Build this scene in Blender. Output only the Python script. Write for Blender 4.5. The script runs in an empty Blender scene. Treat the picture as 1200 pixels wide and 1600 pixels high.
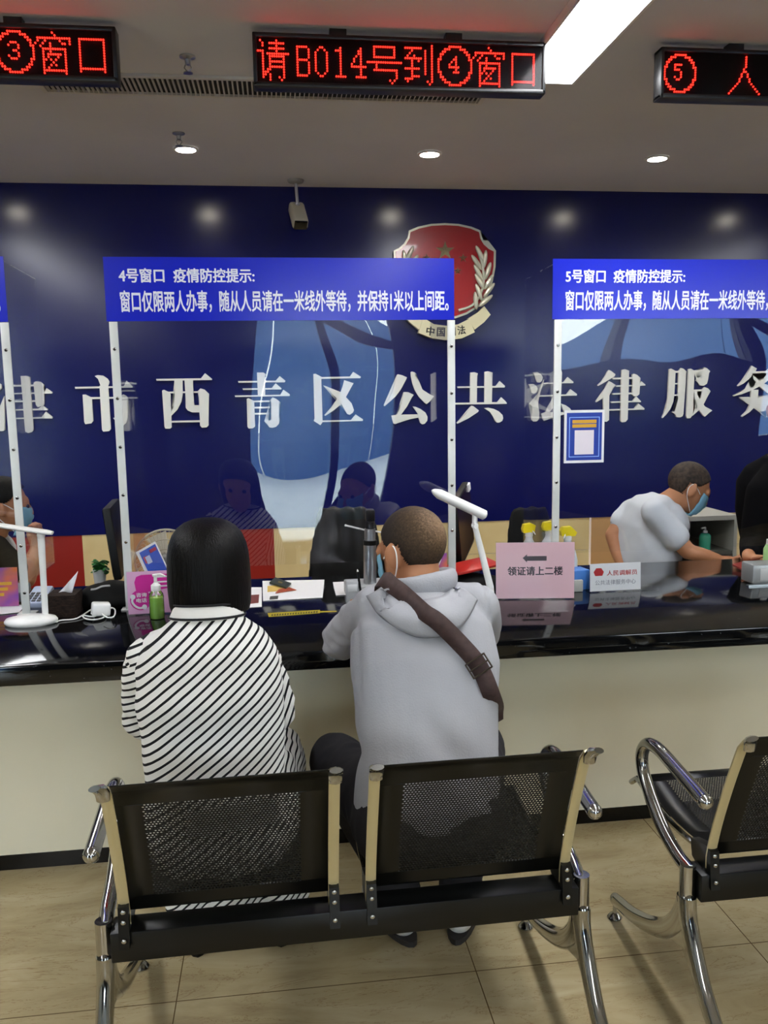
import bpy, bmesh, math, random
from mathutils import Vector, Matrix, Euler, noise
from mathutils.bvhtree import BVHTree
random.seed(7)
SC = bpy.context.scene
COL = SC.collection
V = Vector
# ------------------------------------------------------------------ camera
CAM_H = 1.52
FPX, PITCH, YAW, ROLL = 1319.09, 0.13952, 0.12389, -0.015539
_cy, _sy, _cp, _sp = math.cos(YAW), math.sin(YAW), math.cos(PITCH), math.sin(PITCH)
FWD = V((_sy*_cp, _cy*_cp, -_sp))
_r = V((_cy, -_sy, 0))
_u = _r.cross(FWD)
RIGHT = _r*math.cos(ROLL) + _u*math.sin(ROLL)
UP = -_r*math.sin(ROLL) + _u*math.cos(ROLL)
cd = bpy.data.cameras.new('camera')
cam = bpy.data.objects.new('camera', cd)
COL.objects.link(cam)
cd.sensor_fit = 'HORIZONTAL'
cd.sensor_width = 36
cd.lens = 36*FPX/1200
cd.clip_start = 0.05
M = Matrix((RIGHT, UP, -FWD)).transposed().to_4x4()
M.translation = (0, 0, CAM_H)
cam.matrix_world = M
SC.camera = cam

def ray(px, py):
    return RIGHT*(px-600) + UP*(800-py) + FWD*FPX
def at(px, py, y):            # a point of the photograph at depth y in the room
    r = ray(px, py)
    p = r*(y/r.y)
    return V((p.x, p.y, p.z+CAM_H))
def on(px, py, z):            # a point of the photograph on the level z
    r = ray(px, py)
    p = r*((z-CAM_H)/r.z)
    return V((p.x, p.y, p.z+CAM_H))

# ------------------------------------------------------------------ world, exposure
SC.view_settings.view_transform = 'Standard'
SC.view_settings.look = 'None'
SC.view_settings.gamma = 1
SC.view_settings.use_curve_mapping = False
SC.view_settings.exposure = 1.5
try:
    SC.cycles.use_denoising = True
    SC.cycles.max_bounces = 10
    SC.cycles.transparent_max_bounces = 24
    SC.cycles.caustics_reflective = False
    SC.cycles.caustics_refractive = False
    SC.cycles.sample_clamp_indirect = 6
except Exception:
    pass
w = bpy.data.worlds.new('overcast_sky')
SC.world = w
w.use_nodes = True
nt = w.node_tree
bg = nt.nodes['Background']
geo = nt.nodes.new('ShaderNodeTexCoord')
sep = nt.nodes.new('ShaderNodeSeparateXYZ')
rampw = nt.nodes.new('ShaderNodeValToRGB')
nt.links.new(geo.outputs['Generated'], sep.inputs[0])
nt.links.new(sep.outputs['Z'], rampw.inputs[0])
rampw.color_ramp.elements[0].position = 0.0
rampw.color_ramp.elements[0].color = (0.92, 0.97, 1.0, 1)
rampw.color_ramp.elements[1].position = 0.6
rampw.color_ramp.elements[1].color = (0.72, 0.84, 1.0, 1)
nt.links.new(rampw.outputs[0], bg.inputs[0])
bg.inputs[1].default_value = 5.0

STRIP_POWER = 9.0
DOWN_POWER = 30.0
SPOT_POWER = 30.0
CEIL_Z = 2.80
WALL_Y = 5.5
CT = 0.757          # counter top height

# ------------------------------------------------------------------ materials
def lin(h):
    if isinstance(h, str):
        h = h.lstrip('#')
        c = [int(h[i:i+2], 16)/255 for i in (0, 2, 4)]
        return tuple((x/12.92 if x <= .04045 else ((x+.055)/1.055)**2.4) for x in c) + (1,)
    return tuple(h) + (1,)
MATS = {}
def mat(name, col, rough=.5, metal=0, spec=.5, coat=0, emit=None, estr=0, alpha=1, trans=0):
    if name in MATS:
        return MATS[name]
    m = bpy.data.materials.new(name)
    m.use_nodes = True
    b = m.node_tree.nodes['Principled BSDF']
    b.inputs['Base Color'].default_value = lin(col)
    b.inputs['Roughness'].default_value = rough
    b.inputs['Metallic'].default_value = metal
    b.inputs['Specular IOR Level'].default_value = spec
    b.inputs['Coat Weight'].default_value = coat
    b.inputs['Coat Roughness'].default_value = .05
    b.inputs['Transmission Weight'].default_value = trans
    if emit:
        b.inputs['Emission Color'].default_value = lin(emit)
        b.inputs['Emission Strength'].default_value = estr
    MATS[name] = m
    return m
def nodes(m):
    return m.node_tree.nodes, m.node_tree.links, m.node_tree.nodes['Principled BSDF']
def N(m, t, **kw):
    n = m.node_tree.nodes.new(t)
    for k, v in kw.items():
        if k in n.inputs:
            n.inputs[k].default_value = v
        else:
            setattr(n, k, v)
    return n
def noise_col(m, c1, c2, scale, detail=4, lo=.35, hi=.65, stretch=(1, 1, 1), bump=0, bscale=None):
    ns, ls, b = nodes(m)
    tc = N(m, 'ShaderNodeTexCoord')
    mp = N(m, 'ShaderNodeMapping')
    mp.inputs['Scale'].default_value = stretch
    nz = N(m, 'ShaderNodeTexNoise', Scale=scale, Detail=detail)
    rp = N(m, 'ShaderNodeValToRGB')
    rp.color_ramp.elements[0].position = lo
    rp.color_ramp.elements[1].position = hi
    rp.color_ramp.elements[0].color = lin(c1)
    rp.color_ramp.elements[1].color = lin(c2)
    ls.new(tc.outputs['Object'], mp.inputs[0])
    ls.new(mp.outputs[0], nz.inputs['Vector'])
    ls.new(nz.outputs['Fac'], rp.inputs[0])
    ls.new(rp.outputs[0], b.inputs['Base Color'])
    if bump:
        n2 = N(m, 'ShaderNodeTexNoise', Scale=bscale or scale*4, Detail=3)
        ls.new(mp.outputs[0], n2.inputs['Vector'])
        bp = N(m, 'ShaderNodeBump', Strength=bump, Distance=.01)
        ls.new(n2.outputs['Fac'], bp.inputs['Height'])
        ls.new(bp.outputs[0], b.inputs['Normal'])
    return m
def clear_mat(name, tint=(1, 1, 1), refl=.09, rough=0.0, wav=0, wscale=1.2):
    if name in MATS:
        return MATS[name]
    m = bpy.data.materials.new(name)
    m.use_nodes = True
    ns, ls = m.node_tree.nodes, m.node_tree.links
    ns.remove(ns['Principled BSDF'])
    out = ns['Material Output']
    tr = N(m, 'ShaderNodeBsdfTransparent')
    tr.inputs[0].default_value = lin(tint)
    gl = N(m, 'ShaderNodeBsdfGlossy', Roughness=rough)
    gl.inputs[0].default_value = (1, 1, 1, 1)
    fr = N(m, 'ShaderNodeFresnel', IOR=1.5)
    mul = N(m, 'ShaderNodeMath', operation='MULTIPLY')
    mul.inputs[1].default_value = refl/.04
    mul.use_clamp = True
    ls.new(fr.outputs[0], mul.inputs[0])
    mx = N(m, 'ShaderNodeMixShader')
    ls.new(mul.outputs[0], mx.inputs[0])
    ls.new(tr.outputs[0], mx.inputs[1])
    ls.new(gl.outputs[0], mx.inputs[2])
    ls.new(mx.outputs[0], out.inputs['Surface'])
    if wav:
        tc = N(m, 'ShaderNodeTexCoord')
        nz = N(m, 'ShaderNodeTexNoise', Scale=wscale, Detail=1.0)
        bp = N(m, 'ShaderNodeBump', Strength=1.0, Distance=wav)
        ls.new(tc.outputs['Object'], nz.inputs['Vector'])
        ls.new(nz.outputs['Fac'], bp.inputs['Height'])
        ls.new(bp.outputs[0], gl.inputs['Normal'])
    MATS[name] = m
    return m
def emat(name, col, s):
    return mat(name, '#000000', .5, emit=col, estr=s)
def stripe_mat(name, direction, period, duty, c1, c2, wob=.006):
    m = mat(name, c1, .85, spec=.2)
    ns, ls, b = nodes(m)
    tc = N(m, 'ShaderNodeTexCoord')
    nz = N(m, 'ShaderNodeTexNoise', Scale=7.0, Detail=2.0)
    ls.new(tc.outputs['Object'], nz.inputs['Vector'])
    dt = N(m, 'ShaderNodeVectorMath', operation='DOT_PRODUCT')
    dt.inputs[1].default_value = direction
    ls.new(tc.outputs['Object'], dt.inputs[0])
    ma = N(m, 'ShaderNodeMath', operation='MULTIPLY_ADD')
    ma.inputs[1].default_value = wob*2
    ls.new(nz.outputs['Fac'], ma.inputs[0])
    ls.new(dt.outputs['Value'], ma.inputs[2])
    dv = N(m, 'ShaderNodeMath', operation='DIVIDE')
    dv.inputs[1].default_value = period
    ls.new(ma.outputs[0], dv.inputs[0])
    fr = N(m, 'ShaderNodeMath', operation='FRACT')
    ls.new(dv.outputs[0], fr.inputs[0])
    lt = N(m, 'ShaderNodeMath', operation='LESS_THAN')
    lt.inputs[1].default_value = duty
    ls.new(fr.outputs[0], lt.inputs[0])
    mx = N(m, 'ShaderNodeMix', data_type='RGBA')
    mx.inputs[6].default_value = lin(c1)
    mx.inputs[7].default_value = lin(c2)
    ls.new(lt.outputs[0], mx.inputs[0])
    ls.new(mx.outputs[2], b.inputs['Base Color'])
    return m

M_ceil = noise_col(mat('ceiling_paint', '#d9d8de', .8), '#d4d3da', '#dcdbe1', 1.2, 3)
M_blue = mat('blue_wall_panel', '#0b1050', .2, spec=.42)
M_letter = mat('white_letter', '#dcdedc', .45)
M_black = mat('black_plastic', '#060607', .4, spec=.3)
M_blackgl = mat('black_gloss', '#040405', .12, spec=.35)
M_white = mat('white_plastic', '#ececea', .3)
M_chrome = mat('chrome', '#b4b4b2', .1, metal=1)
M_alum = mat('aluminium', '#b9bcc0', .28, metal=1)
M_steelblk = mat('black_steel', '#060707', .32, spec=.35)
M_paper = mat('white_paper', '#e8e8ec', .7)
M_acryl = clear_mat('clear_acrylic', (.97, .98, .98), .06)
M_sheet = clear_mat('acrylic_screen', (.985, .987, .99), .04, 0.0, .006, 1.5)
M_dark = mat('charcoal_trim', '#1b1b1e', .5)

# ------------------------------------------------------------------ mesh builder
class MB:
    def __init__(s):
        s.bm = bmesh.new()
    def _add(s, verts, faces):
        vs = [s.bm.verts.new(v) for v in verts]
        out = []
        for f in faces:
            try:
                out.append(s.bm.faces.new([vs[i] for i in f]))
            except ValueError:
                pass
        return vs, out
    def box(s, c, size, rot=None, bevel=0, seg=2):
        bm2 = bmesh.new()
        bmesh.ops.create_cube(bm2, size=1)
        bmesh.ops.scale(bm2, vec=size, verts=bm2.verts)
        if bevel:
            bmesh.ops.bevel(bm2, geom=list(bm2.edges), offset=bevel, segments=seg, profile=.5, affect='EDGES')
        R = (rot if isinstance(rot, Matrix) else Euler(rot).to_matrix().to_4x4()) if rot is not None else Matrix()
        bmesh.ops.transform(bm2, matrix=Matrix.Translation(c) @ R, verts=bm2.verts)
        s._merge(bm2)
        return s
    def box2(s, a, b, bevel=0):
        a, b = V(a), V(b)
        return s.box((a+b)/2, [abs(x) for x in (b-a)], None, bevel)
    def _merge(s, bm2):
        me = bpy.data.meshes.new('t')
        bm2.to_mesh(me)
        bm2.free()
        s.bm.from_mesh(me)
        bpy.data.meshes.remove(me)
    def cyl(s, p0, p1, r0, r1=None, n=20, cap=True):
        p0, p1 = V(p0), V(p1)
        r1 = r0 if r1 is None else r1
        d = (p1-p0).normalized()
        a = d.orthogonal().normalized()
        b = d.cross(a)
        vs = []
        for p, r in ((p0, r0), (p1, r1)):
            for i in range(n):
                t = 2*math.pi*i/n
                vs.append(p + a*(r*math.cos(t)) + b*(r*math.sin(t)))
        fs = [(i, (i+1) % n, n+(i+1) % n, n+i) for i in range(n)]
        if cap:
            fs += [tuple(range(n-1, -1, -1)), tuple(range(n, 2*n))]
        s._add(vs, fs)
        return s
    def tube(s, path, r, n=12, cap=True, flat=None):
        pts = [V(p) for p in path]
        rs = r if isinstance(r, (list, tuple)) else [r]*len(pts)
        d0 = (pts[1]-pts[0]).normalized()
        a = d0.orthogonal().normalized()
        if flat is not None:
            a = (V(flat) - d0*V(flat).dot(d0)).normalized()
        vs = []
        for k, p in enumerate(pts):
            d = (pts[min(k+1, len(pts)-1)] - pts[max(k-1, 0)]).normalized()
            a = (a - d*a.dot(d)).normalized()
            b = d.cross(a)
            rr = rs[k]
            ra, rb = rr if isinstance(rr, (tuple, list)) else (rr, rr)
            for i in range(n):
                t = 2*math.pi*(i+.5)/n
                vs.append(p + a*(ra*math.cos(t)) + b*(rb*math.sin(t)))
        fs = []
        for k in range(len(pts)-1):
            for i in range(n):
                fs.append((k*n+i, k*n+(i+1) % n, (k+1)*n+(i+1) % n, (k+1)*n+i))
        if cap:
            fs += [tuple(range(n-1, -1, -1)), tuple(range((len(pts)-1)*n, len(pts)*n))]
        s._add(vs, fs)
        return s
    def lathe(s, prof, c=(0, 0, 0), n=28, mtx=None, sx=1, sy=1, cap=True):
        c = V(c)
        vs = []
        for r, z in prof:
            for i in range(n):
                t = 2*math.pi*i/n
                v = V((r*math.cos(t)*sx, r*math.sin(t)*sy, z))
                if mtx is not None:
                    v = mtx @ v
                vs.append(v + c)
        fs = []
        for k in range(len(prof)-1):
            for i in range(n):
                fs.append((k*n+i, k*n+(i+1) % n, (k+1)*n+(i+1) % n, (k+1)*n+i))
        if cap:
            fs += [tuple(range(n-1, -1, -1)), tuple(range((len(prof)-1)*n, len(prof)*n))]
        s._add(vs, fs)
        return s
    def sph(s, c, r, rot=None, u=20, v=12):
        bm2 = bmesh.new()
        bmesh.ops.create_uvsphere(bm2, u_segments=u, v_segments=v, radius=1)
        rr = r if isinstance(r, (tuple, list)) else (r, r, r)
        R = (rot if isinstance(rot, Matrix) else Euler(rot).to_matrix().to_4x4()) if rot is not None else Matrix()
        bmesh.ops.transform(bm2, matrix=Matrix.Translation(V(c)) @ R @ Matrix.Diagonal((*rr, 1)), verts=bm2.verts)
        s._merge(bm2)
        return s
    def prism(s, pts, d):     # closed outline of 3-D points, extruded by d
        pts = [V(p) for p in pts]
        d = V(d)
        n = len(pts)
        f0 = None
        vs = [s.bm.verts.new(p) for p in pts] + [s.bm.verts.new(p+d) for p in pts]
        nn = V((0, 0, 0))
        for i in range(n):
            nn += pts[i].cross(pts[(i+1) % n])
        o = list(range(n))
        if nn.dot(d) > 0:
            o.reverse()
        fa = s.bm.faces.new([vs[i] for i in o])
        fb = s.bm.faces.new([vs[n+i] for i in reversed(o)])
        m = len(o)
        for k in range(m):
            i, j = o[k], o[(k+1) % m]
            s.bm.faces.new((vs[j], vs[i], vs[n+i], vs[n+j]))
        bmesh.ops.triangulate(s.bm, faces=[fa, fb])
        return s
    def build(s, name, m, parent=None, smooth=35, offset=True):
        me = bpy.data.meshes.new(name)
        if s.bm.faces:
            bmesh.ops.recalc_face_normals(s.bm, faces=s.bm.faces)
        s.bm.to_mesh(me)
        s.bm.free()
        return link(name, me, m, parent, smooth, offset)
def link(name, me, m, parent=None, smooth=35, offset=True):
    if offset and parent is not None:
        root = parent
        off = V((0, 0, 0))
        while root is not None:
            off += root.location
            root = root.parent
        me.transform(Matrix.Translation(-off))
    if m is not None:
        me.materials.clear()
        me.materials.append(m)
    if smooth:
        me.polygons.foreach_set('use_smooth', [True]*len(me.polygons))
        me.set_sharp_from_angle(angle=math.radians(smooth))
    o = bpy.data.objects.new(name, me)
    COL.objects.link(o)
    if parent is not None:
        o.parent = parent
    return o
def thing(name, label, cat, loc=(0, 0, 0), group=None):
    o = bpy.data.objects.new(name, None)
    o.empty_display_size = .05
    COL.objects.link(o)
    o.location = loc
    return tag(o, label, cat, group)
def tag(o, label, cat, group=None, kind=None):
    o['label'] = label
    o['category'] = cat
    if group:
        o['group'] = group
    if kind:
        o['kind'] = kind
    return o
def single(mb, name, m, label, cat, group=None, smooth=35):
    o = mb.build(name, m, None, smooth)
    c = sum((V(v.co) for v in o.data.vertices), V())/max(1, len(o.data.vertices))
    zmin = min(v.co.z for v in o.data.vertices)
    c.z = zmin
    o.data.transform(Matrix.Translation(-c))
    o.location = c
    return tag(o, label, cat, group)
def struct(mb, name, m, smooth=0, parent=None):
    o = mb.build(name, m, parent, smooth)
    if parent is None:
        o['kind'] = 'structure'
        o['label'] = name.replace('_', ' ')
        o['category'] = name.split('_')[0]
    return o
def copy_tree(o, parent=None):
    c = o.copy()
    COL.objects.link(c)
    if parent is not None:
        c.parent = parent
    for ch in list(o.children):
        copy_tree(ch, c)
    return c
def bez(pts, n=8):            # smooth curve through points
    P = [V(p) for p in pts]
    out = []
    for i in range(len(P)-1):
        p0, p1, p2, p3 = P[max(i-1, 0)], P[i], P[i+1], P[min(i+2, len(P)-1)]
        for k in range(n):
            t = k/n
            out.append(.5*((2*p1) + (p2-p0)*t + (2*p0-5*p1+4*p2-p3)*t*t + (3*p1-p0-3*p2+p3)*t**3))
    out.append(P[-1])
    return out
_deps = None
def text_into(mb, s, o, rv, uv, width=None, height=None, bold=0.0, depth=.0006, spacing=1.0):
    """letters of the string s as thin solid shapes; o = lower left corner, rv/uv = unit right and up"""
    cu = bpy.data.curves.new('t', 'FONT')
    cu.body = s
    cu.size = 1
    cu.resolution_u = 3
    cu.space_character = spacing
    ob = bpy.data.objects.new('t', cu)
    COL.objects.link(ob)
    dg = bpy.context.evaluated_depsgraph_get()
    me = bpy.data.meshes.new_from_object(ob.evaluated_get(dg))
    bpy.data.objects.remove(ob)
    bpy.data.curves.remove(cu)
    xs = [v.co.x for v in me.vertices]
    ys = [v.co.y for v in me.vertices]
    x0, x1, y0, y1 = min(xs), max(xs), min(ys), max(ys)
    sx = width/(x1-x0) if width else None
    sy = height/(y1-y0) if height else None
    sx = sx or sy
    sy = sy or sx
    rv, uv, o = V(rv), V(uv), V(o)
    nv = rv.cross(uv)
    bm2 = bmesh.new()
    bm2.from_mesh(me)
    bpy.data.meshes.remove(me)
    for v in bm2.verts:
        v.co = o + rv*((v.co.x-x0)*sx) + uv*((v.co.y-y0)*sy)
    r = bmesh.ops.extrude_face_region(bm2, geom=list(bm2.faces))
    bmesh.ops.translate(bm2, vec=nv*depth, verts=[g for g in r['geom'] if isinstance(g, bmesh.types.BMVert)])
    if bold:
        me = bpy.data.meshes.new('t')
        bm2.to_mesh(me)
        for k, (dx, dy) in enumerate(((-1, 0), (1, 0), (0, -.7), (0, .7), (-.7, .5), (.7, -.5))):
            m2_ = me.copy()
            m2_.transform(Matrix.Translation(rv*(dx*bold*sx) + uv*(dy*bold*sy) + nv*(depth*.04*(k+1))))
            mb.bm.from_mesh(m2_)
            bpy.data.meshes.remove(m2_)
        bpy.data.meshes.remove(me)
    mb._merge(bm2)
    return mb

# ================================================================== SETTING
X0, X1, Y0 = -10.0, 7.6, -4.6
M_floor = mat('floor_tile', '#b5a27c', .22, spec=.4)
ns, ls, b = nodes(M_floor)
tc = N(M_floor, 'ShaderNodeTexCoord')
br = N(M_floor, 'ShaderNodeTexBrick', offset=0.0, squash=1.0)
br.inputs['Scale'].default_value = 1.0
br.inputs['Mortar Size'].default_value = .0016
br.inputs['Mortar Smooth'].default_value = .1
br.inputs['Brick Width'].default_value = .777
br.inputs['Row Height'].default_value = .777
br.inputs['Color1'].default_value = (0, 0, 0, 1)
br.inputs['Color2'].default_value = (0, 0, 0, 1)
br.inputs['Mortar'].default_value = (1, 1, 1, 1)
mp = N(M_floor, 'ShaderNodeMapping')
mp.inputs['Location'].default_value = (.301+.777*10, -2.003+.777*10, 0)
ls.new(tc.outputs['Object'], mp.inputs[0])
ls.new(mp.outputs[0], br.inputs['Vector'])
m2 = N(M_floor, 'ShaderNodeMapping')
m2.inputs['Scale'].default_value = (1.1, 4.2, 1)
m2.inputs['Rotation'].default_value = (0, 0, .12)
ls.new(tc.outputs['Object'], m2.inputs[0])
nz = N(M_floor, 'ShaderNodeTexNoise', Scale=1.7, Detail=9.0, Roughness=.62, Distortion=.9)
ls.new(m2.outputs[0], nz.inputs['Vector'])
rp = N(M_floor, 'ShaderNodeValToRGB')
e = rp.color_ramp.elements
e[0].position = .28
e[0].color = lin('#8f7d5c')
e[1].position = .72
e[1].color = lin('#b9ab8a')
x = rp.color_ramp.elements.new(.5)
x.color = lin('#a89874')
ls.new(nz.outputs['Fac'], rp.inputs[0])
nv = N(M_floor, 'ShaderNodeTexNoise', Scale=1.1, Detail=6.0, Roughness=.7, Distortion=2.2)
ls.new(m2.outputs[0], nv.inputs['Vector'])
rv_ = N(M_floor, 'ShaderNodeValToRGB')
ee = rv_.color_ramp.elements
ee[0].position = .492
ee[0].color = (0, 0, 0, 1)
ee[1].position = .5
ee[1].color = (.55, .55, .55, 1)
q = ee.new(.508)
q.color = (0, 0, 0, 1)
ls.new(nv.outputs['Fac'], rv_.inputs[0])
mxv = N(M_floor, 'ShaderNodeMix', data_type='RGBA')
mxv.inputs[7].default_value = lin('#7a5a35')
ls.new(rv_.outputs[0], mxv.inputs[0])
ls.new(rp.outputs[0], mxv.inputs[6])
mxm = N(M_floor, 'ShaderNodeMix', data_type='RGBA')
mxm.inputs[7].default_value = lin('#5d4a2e')
ls.new(br.outputs['Fac'], mxm.inputs[0])
ls.new(mxv.outputs[2], mxm.inputs[6])
ls.new(mxm.outputs[2], b.inputs['Base Color'])

struct(MB().box2((X0, Y0-.2, -.1), (X1, WALL_Y+.1, 0)), 'floor', M_floor)
struct(MB().box2((X0, Y0-.2, CEIL_Z), (X1, WALL_Y+.1, CEIL_Z+.12)), 'ceiling', M_ceil)
# back wall: blue panel above, coloured wainscot below
BZ = CAM_H - .157*WALL_Y
wb = MB().box2((X0, WALL_Y, BZ), (X1, WALL_Y+.1, CEIL_Z))
struct(wb, 'wall_back', M_blue)
wain = bpy.data.objects.new('trim_1', None)
COL.objects.link(wain)
wain.location = (0, WALL_Y, 0)
wain['kind'] = 'structure'
M_red = mat('red_wainscot', '#8a1712', .35)
M_cream = noise_col(mat('cream_wainscot', '#cdb98a', .4), '#c9b483', '#d6c495', 3, 3)
M_tan = mat('tan_wainscot', '#b78f62', .4)
def wx(px):
    return at(px, 840, WALL_Y).x
cuts = [(X0, wx(-90), 'c'), (wx(-90), wx(128), 'r'), (wx(128), wx(208), 'c'), (wx(208), wx(238), 't'), (wx(238), wx(372), 'c'), (wx(372), wx(428), 'r'), (wx(428), wx(640), 'c'), (wx(640), wx(921), 'c'), (wx(924), wx(1080), 't'), (wx(1083), X1, 'c')]
for a, c, k in cuts:
    m_ = {'c': M_cream, 'r': M_red, 't': M_tan}[k]
    if k == 'c' and a >= wx(630):
        zj = at(830, 862, WALL_Y).z
        MB().box2((a, WALL_Y+.005, 0), (c, WALL_Y+.1, zj-.004)).box2((a, WALL_Y+.005, zj), (c, WALL_Y+.1, BZ)).build('wainscot_panel', m_, wain, 0)
    else:
        MB().box2((a, WALL_Y+.005, 0), (c, WALL_Y+.1, BZ)).build('wainscot_panel', m_, wain, 0)
M_side = mat('side_wall_paint', '#b9b5ab', .7)
struct(MB().box2((X0-.1, Y0-.2, 0), (X0, WALL_Y+.1, CEIL_Z)), 'wall_left', M_side)
struct(MB().box2((X1, Y0-.2, 0), (X1+.1, WALL_Y+.1, CEIL_Z)), 'wall_right', M_side)
# street front behind the camera: dark frame with panes
wins = [(-9.9, -8.5, .12), (-8.4, -7.05, .12), (-6.95, -5.55, .12), (-5.45, -4.25, .12), (-.12, .44, .12), (.52, 1.12, .12), (3.75, 4.85, 1.75), (4.95, 6.0, 1.75), (6.12, 7.5, 1.0)]  # the four leftmost are unseen, added to bring in more daylight
ff = MB()
xs = X0
for a, c, zl in wins:
    ff.box2((xs, Y0-.2, 0), (a, Y0, CEIL_Z))
    ff.box2((a, Y0-.2, 0), (c, Y0, zl))
    if zl < 1.1:
        ff.box2((a, Y0-.16, 1.98), (c, Y0-.04, 2.06))
    ff.box2((a, Y0-.2, 2.72), (c, Y0, CEIL_Z))
    xs = c
ff.box2((xs, Y0-.2, 0), (X1, Y0, CEIL_Z))
struct(ff, 'wall_front', M_dark)
M_pane = clear_mat('window_glass', (.93, .96, .95), .05)
for i, (a, c, zl) in enumerate(wins):
    g = MB().box2((a, Y0-.105, 2.06 if zl < 1.1 else zl), (c, Y0-.095, 2.72))
    if zl < 1.1:
        g.box2((a, Y0-.105, zl), (c, Y0-.095, 1.98))
    struct(g, 'window_%d' % (i+1), M_pane)
struct(MB().box2((-30, -40, -.12), (30, Y0-.2, -.02)), 'ground', noise_col(mat('pavement', '#9a9a96', .9), '#c4c4be', '#d6d6d0', 2))

hd = MB()
for i in range(30):
    hd.box2((-30+2*i, -20.06, -.02), (-28.02+2*i, -20, 3.0))
struct(hd, 'wall_street', mat('hoarding_blue', '#40648f', .5))
# ------------------------------------------------------------------ ceiling lamps
def strip_light(xa, xb, ya, yb, label):
    t = thing('ceiling_light', label, 'ceiling light', ((xa+xb)/2, (ya+yb)/2, CEIL_Z-.03), 'long recessed ceiling light panels')
    f = MB()
    e_ = .012
    f.box2((xa-e_, ya-e_, CEIL_Z-.03), (xa, yb+e_, CEIL_Z-.0005)).box2((xb, ya-e_, CEIL_Z-.03), (xb+e_, yb+e_, CEIL_Z-.0005))
    f.box2((xa, ya-e_, CEIL_Z-.03), (xb, ya, CEIL_Z-.0005)).box2((xa, yb, CEIL_Z-.03), (xb, yb+e_, CEIL_Z-.0005))
    f.build('frame', M_white, t, 0)
    MB().box2((xa, ya, CEIL_Z-.026), (xb, yb, CEIL_Z-.001)).build('diffuser', emat('light_panel', '#fbfdff', STRIP_POWER), t, 0)
strip_light(1.02, 1.25, 0.4, 3.56, 'long bright white ceiling light panel beside the central red sign')
strip_light(1.02, 1.25, -3.6, -0.8, 'unseen ceiling light panel added behind the waiting benches')  # this and the three below: unseen panels added to brighten the waiting area
strip_light(-2.2, -1.97, 0.4, 3.56, 'unseen ceiling light panel added left of the left red sign')
strip_light(-2.2, -1.97, -3.6, -0.8, 'unseen ceiling light panel added over the left of the waiting area')
strip_light(4.3, 4.53, 0.4, 3.56, 'unseen ceiling light panel added right of the right red sign')
DL = emat('downlight_lens', '#fff6e6', DOWN_POWER)
names = ['leftmost', 'round downlight over the window-4 counter, left of the wall camera', 'round downlight above the red shield emblem', 'round downlight at the right, over the standing pink sign', 'rightmost']
for i in range(-1, 4):
    x_ = -.425 + 1.29*i
    lab = {-1: 'round recessed downlight beyond the left edge of the photo', 0: 'small round lit downlight nearest the ceiling camera, on its left', 1: 'small round lit downlight in front of the red shield emblem', 2: 'small round lit downlight at the right below the strip light', 3: 'round recessed downlight beyond the right edge of the photo'}[i]
    t = thing('downlight', lab, 'downlight', (x_, 4.71, CEIL_Z), 'round downlights in a row before the blue wall')
    MB().lathe([(.052, CEIL_Z-.001), (.066, CEIL_Z-.001), (.066, CEIL_Z-.006), (.054, CEIL_Z-.010), (.052, CEIL_Z-.010), (.052, CEIL_Z-.001)], (x_, 4.71, 0), cap=False).build('trim_ring', M_white, t)
    MB().cyl((x_, 4.71, CEIL_Z-.001), (x_, 4.71, CEIL_Z-.008), .051).build('lens', DL, t)
    sl = bpy.data.lights.new('downlight_beam', 'SPOT')
    sl.energy = SPOT_POWER
    sl.color = (1, .95, .86)
    sl.spot_size = math.radians(150)
    sl.spot_blend = 1.0
    sl.shadow_soft_size = .05
    so_ = bpy.data.objects.new('downlight_beam', sl)
    COL.objects.link(so_)
    so_.parent = t
    so_.location = (0, 0, -.012)

# ------------------------------------------------------------------ sprinklers, vent, camera
def sprinkler(px, py, label):
    p = on(px, py, CEIL_Z)
    t = thing('sprinkler', label, 'sprinkler', p, 'ceiling sprinkler heads')
    MB().lathe([(.03, 0), (.03, -.005), (.012, -.012), (.010, -.03)], p).build('body', M_alum, t)
    q_ = p - V((0, 0, .058))
    MB().tube([p+V((-.008, 0, -.028)), p+V((-.014, 0, -.042)), q_], .0025, 6).tube([p+V((.008, 0, -.028)), p+V((.014, 0, -.042)), q_], .0025, 6).cyl(q_, q_-V((0, 0, .003)), .018, n=14).build('deflector', M_alum, t)
sprinkler(293, 88, 'small metal sprinkler head hanging between the left and central red signs')
sprinkler(279, 208, 'small sprinkler head on ceiling right behind the left downlight')
pA, pB, pC = on(62, 121, CEIL_Z), on(745, 160, CEIL_Z), on(375, 122, CEIL_Z)
vx0, vx1, vy0, vy1 = on(70, 133, CEIL_Z).x, on(748, 155, CEIL_Z).x, on(375, 147, CEIL_Z).y, on(375, 122, CEIL_Z).y
if vy0 > vy1:
    vy0, vy1 = vy1, vy0
t = thing('air_vent', 'long linear slatted air vent in ceiling behind the red signs', 'air vent', ((vx0+vx1)/2, (vy0+vy1)/2, CEIL_Z))
f = MB()
for a, c in (((vx0, vy0-.02), (vx1, vy0)), ((vx0, vy1), (vx1, vy1+.02)), ((vx0-.02, vy0-.02), (vx0, vy1+.02)), ((vx1, vy0-.02), (vx1+.02, vy1+.02))):
    f.box2((a[0], a[1], CEIL_Z-.012), (c[0], c[1], CEIL_Z-.0005))
f.build('frame', mat('vent_paint', '#d6d3d0', .5), t, 0)
MB().box2((vx0, vy0, CEIL_Z-.002), (vx1, vy1, CEIL_Z-.0008)).build('duct', mat('vent_dark', '#2a2a2a', .9), t, 0)
f = MB()
k = 92
for i in range(k):
    xx = vx0 + (vx1-vx0)*(i+.5)/k
    f.box((xx, (vy0+vy1)/2, CEIL_Z-.007), (.0034, vy1-vy0, .011), (0, .3, 0))
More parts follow.
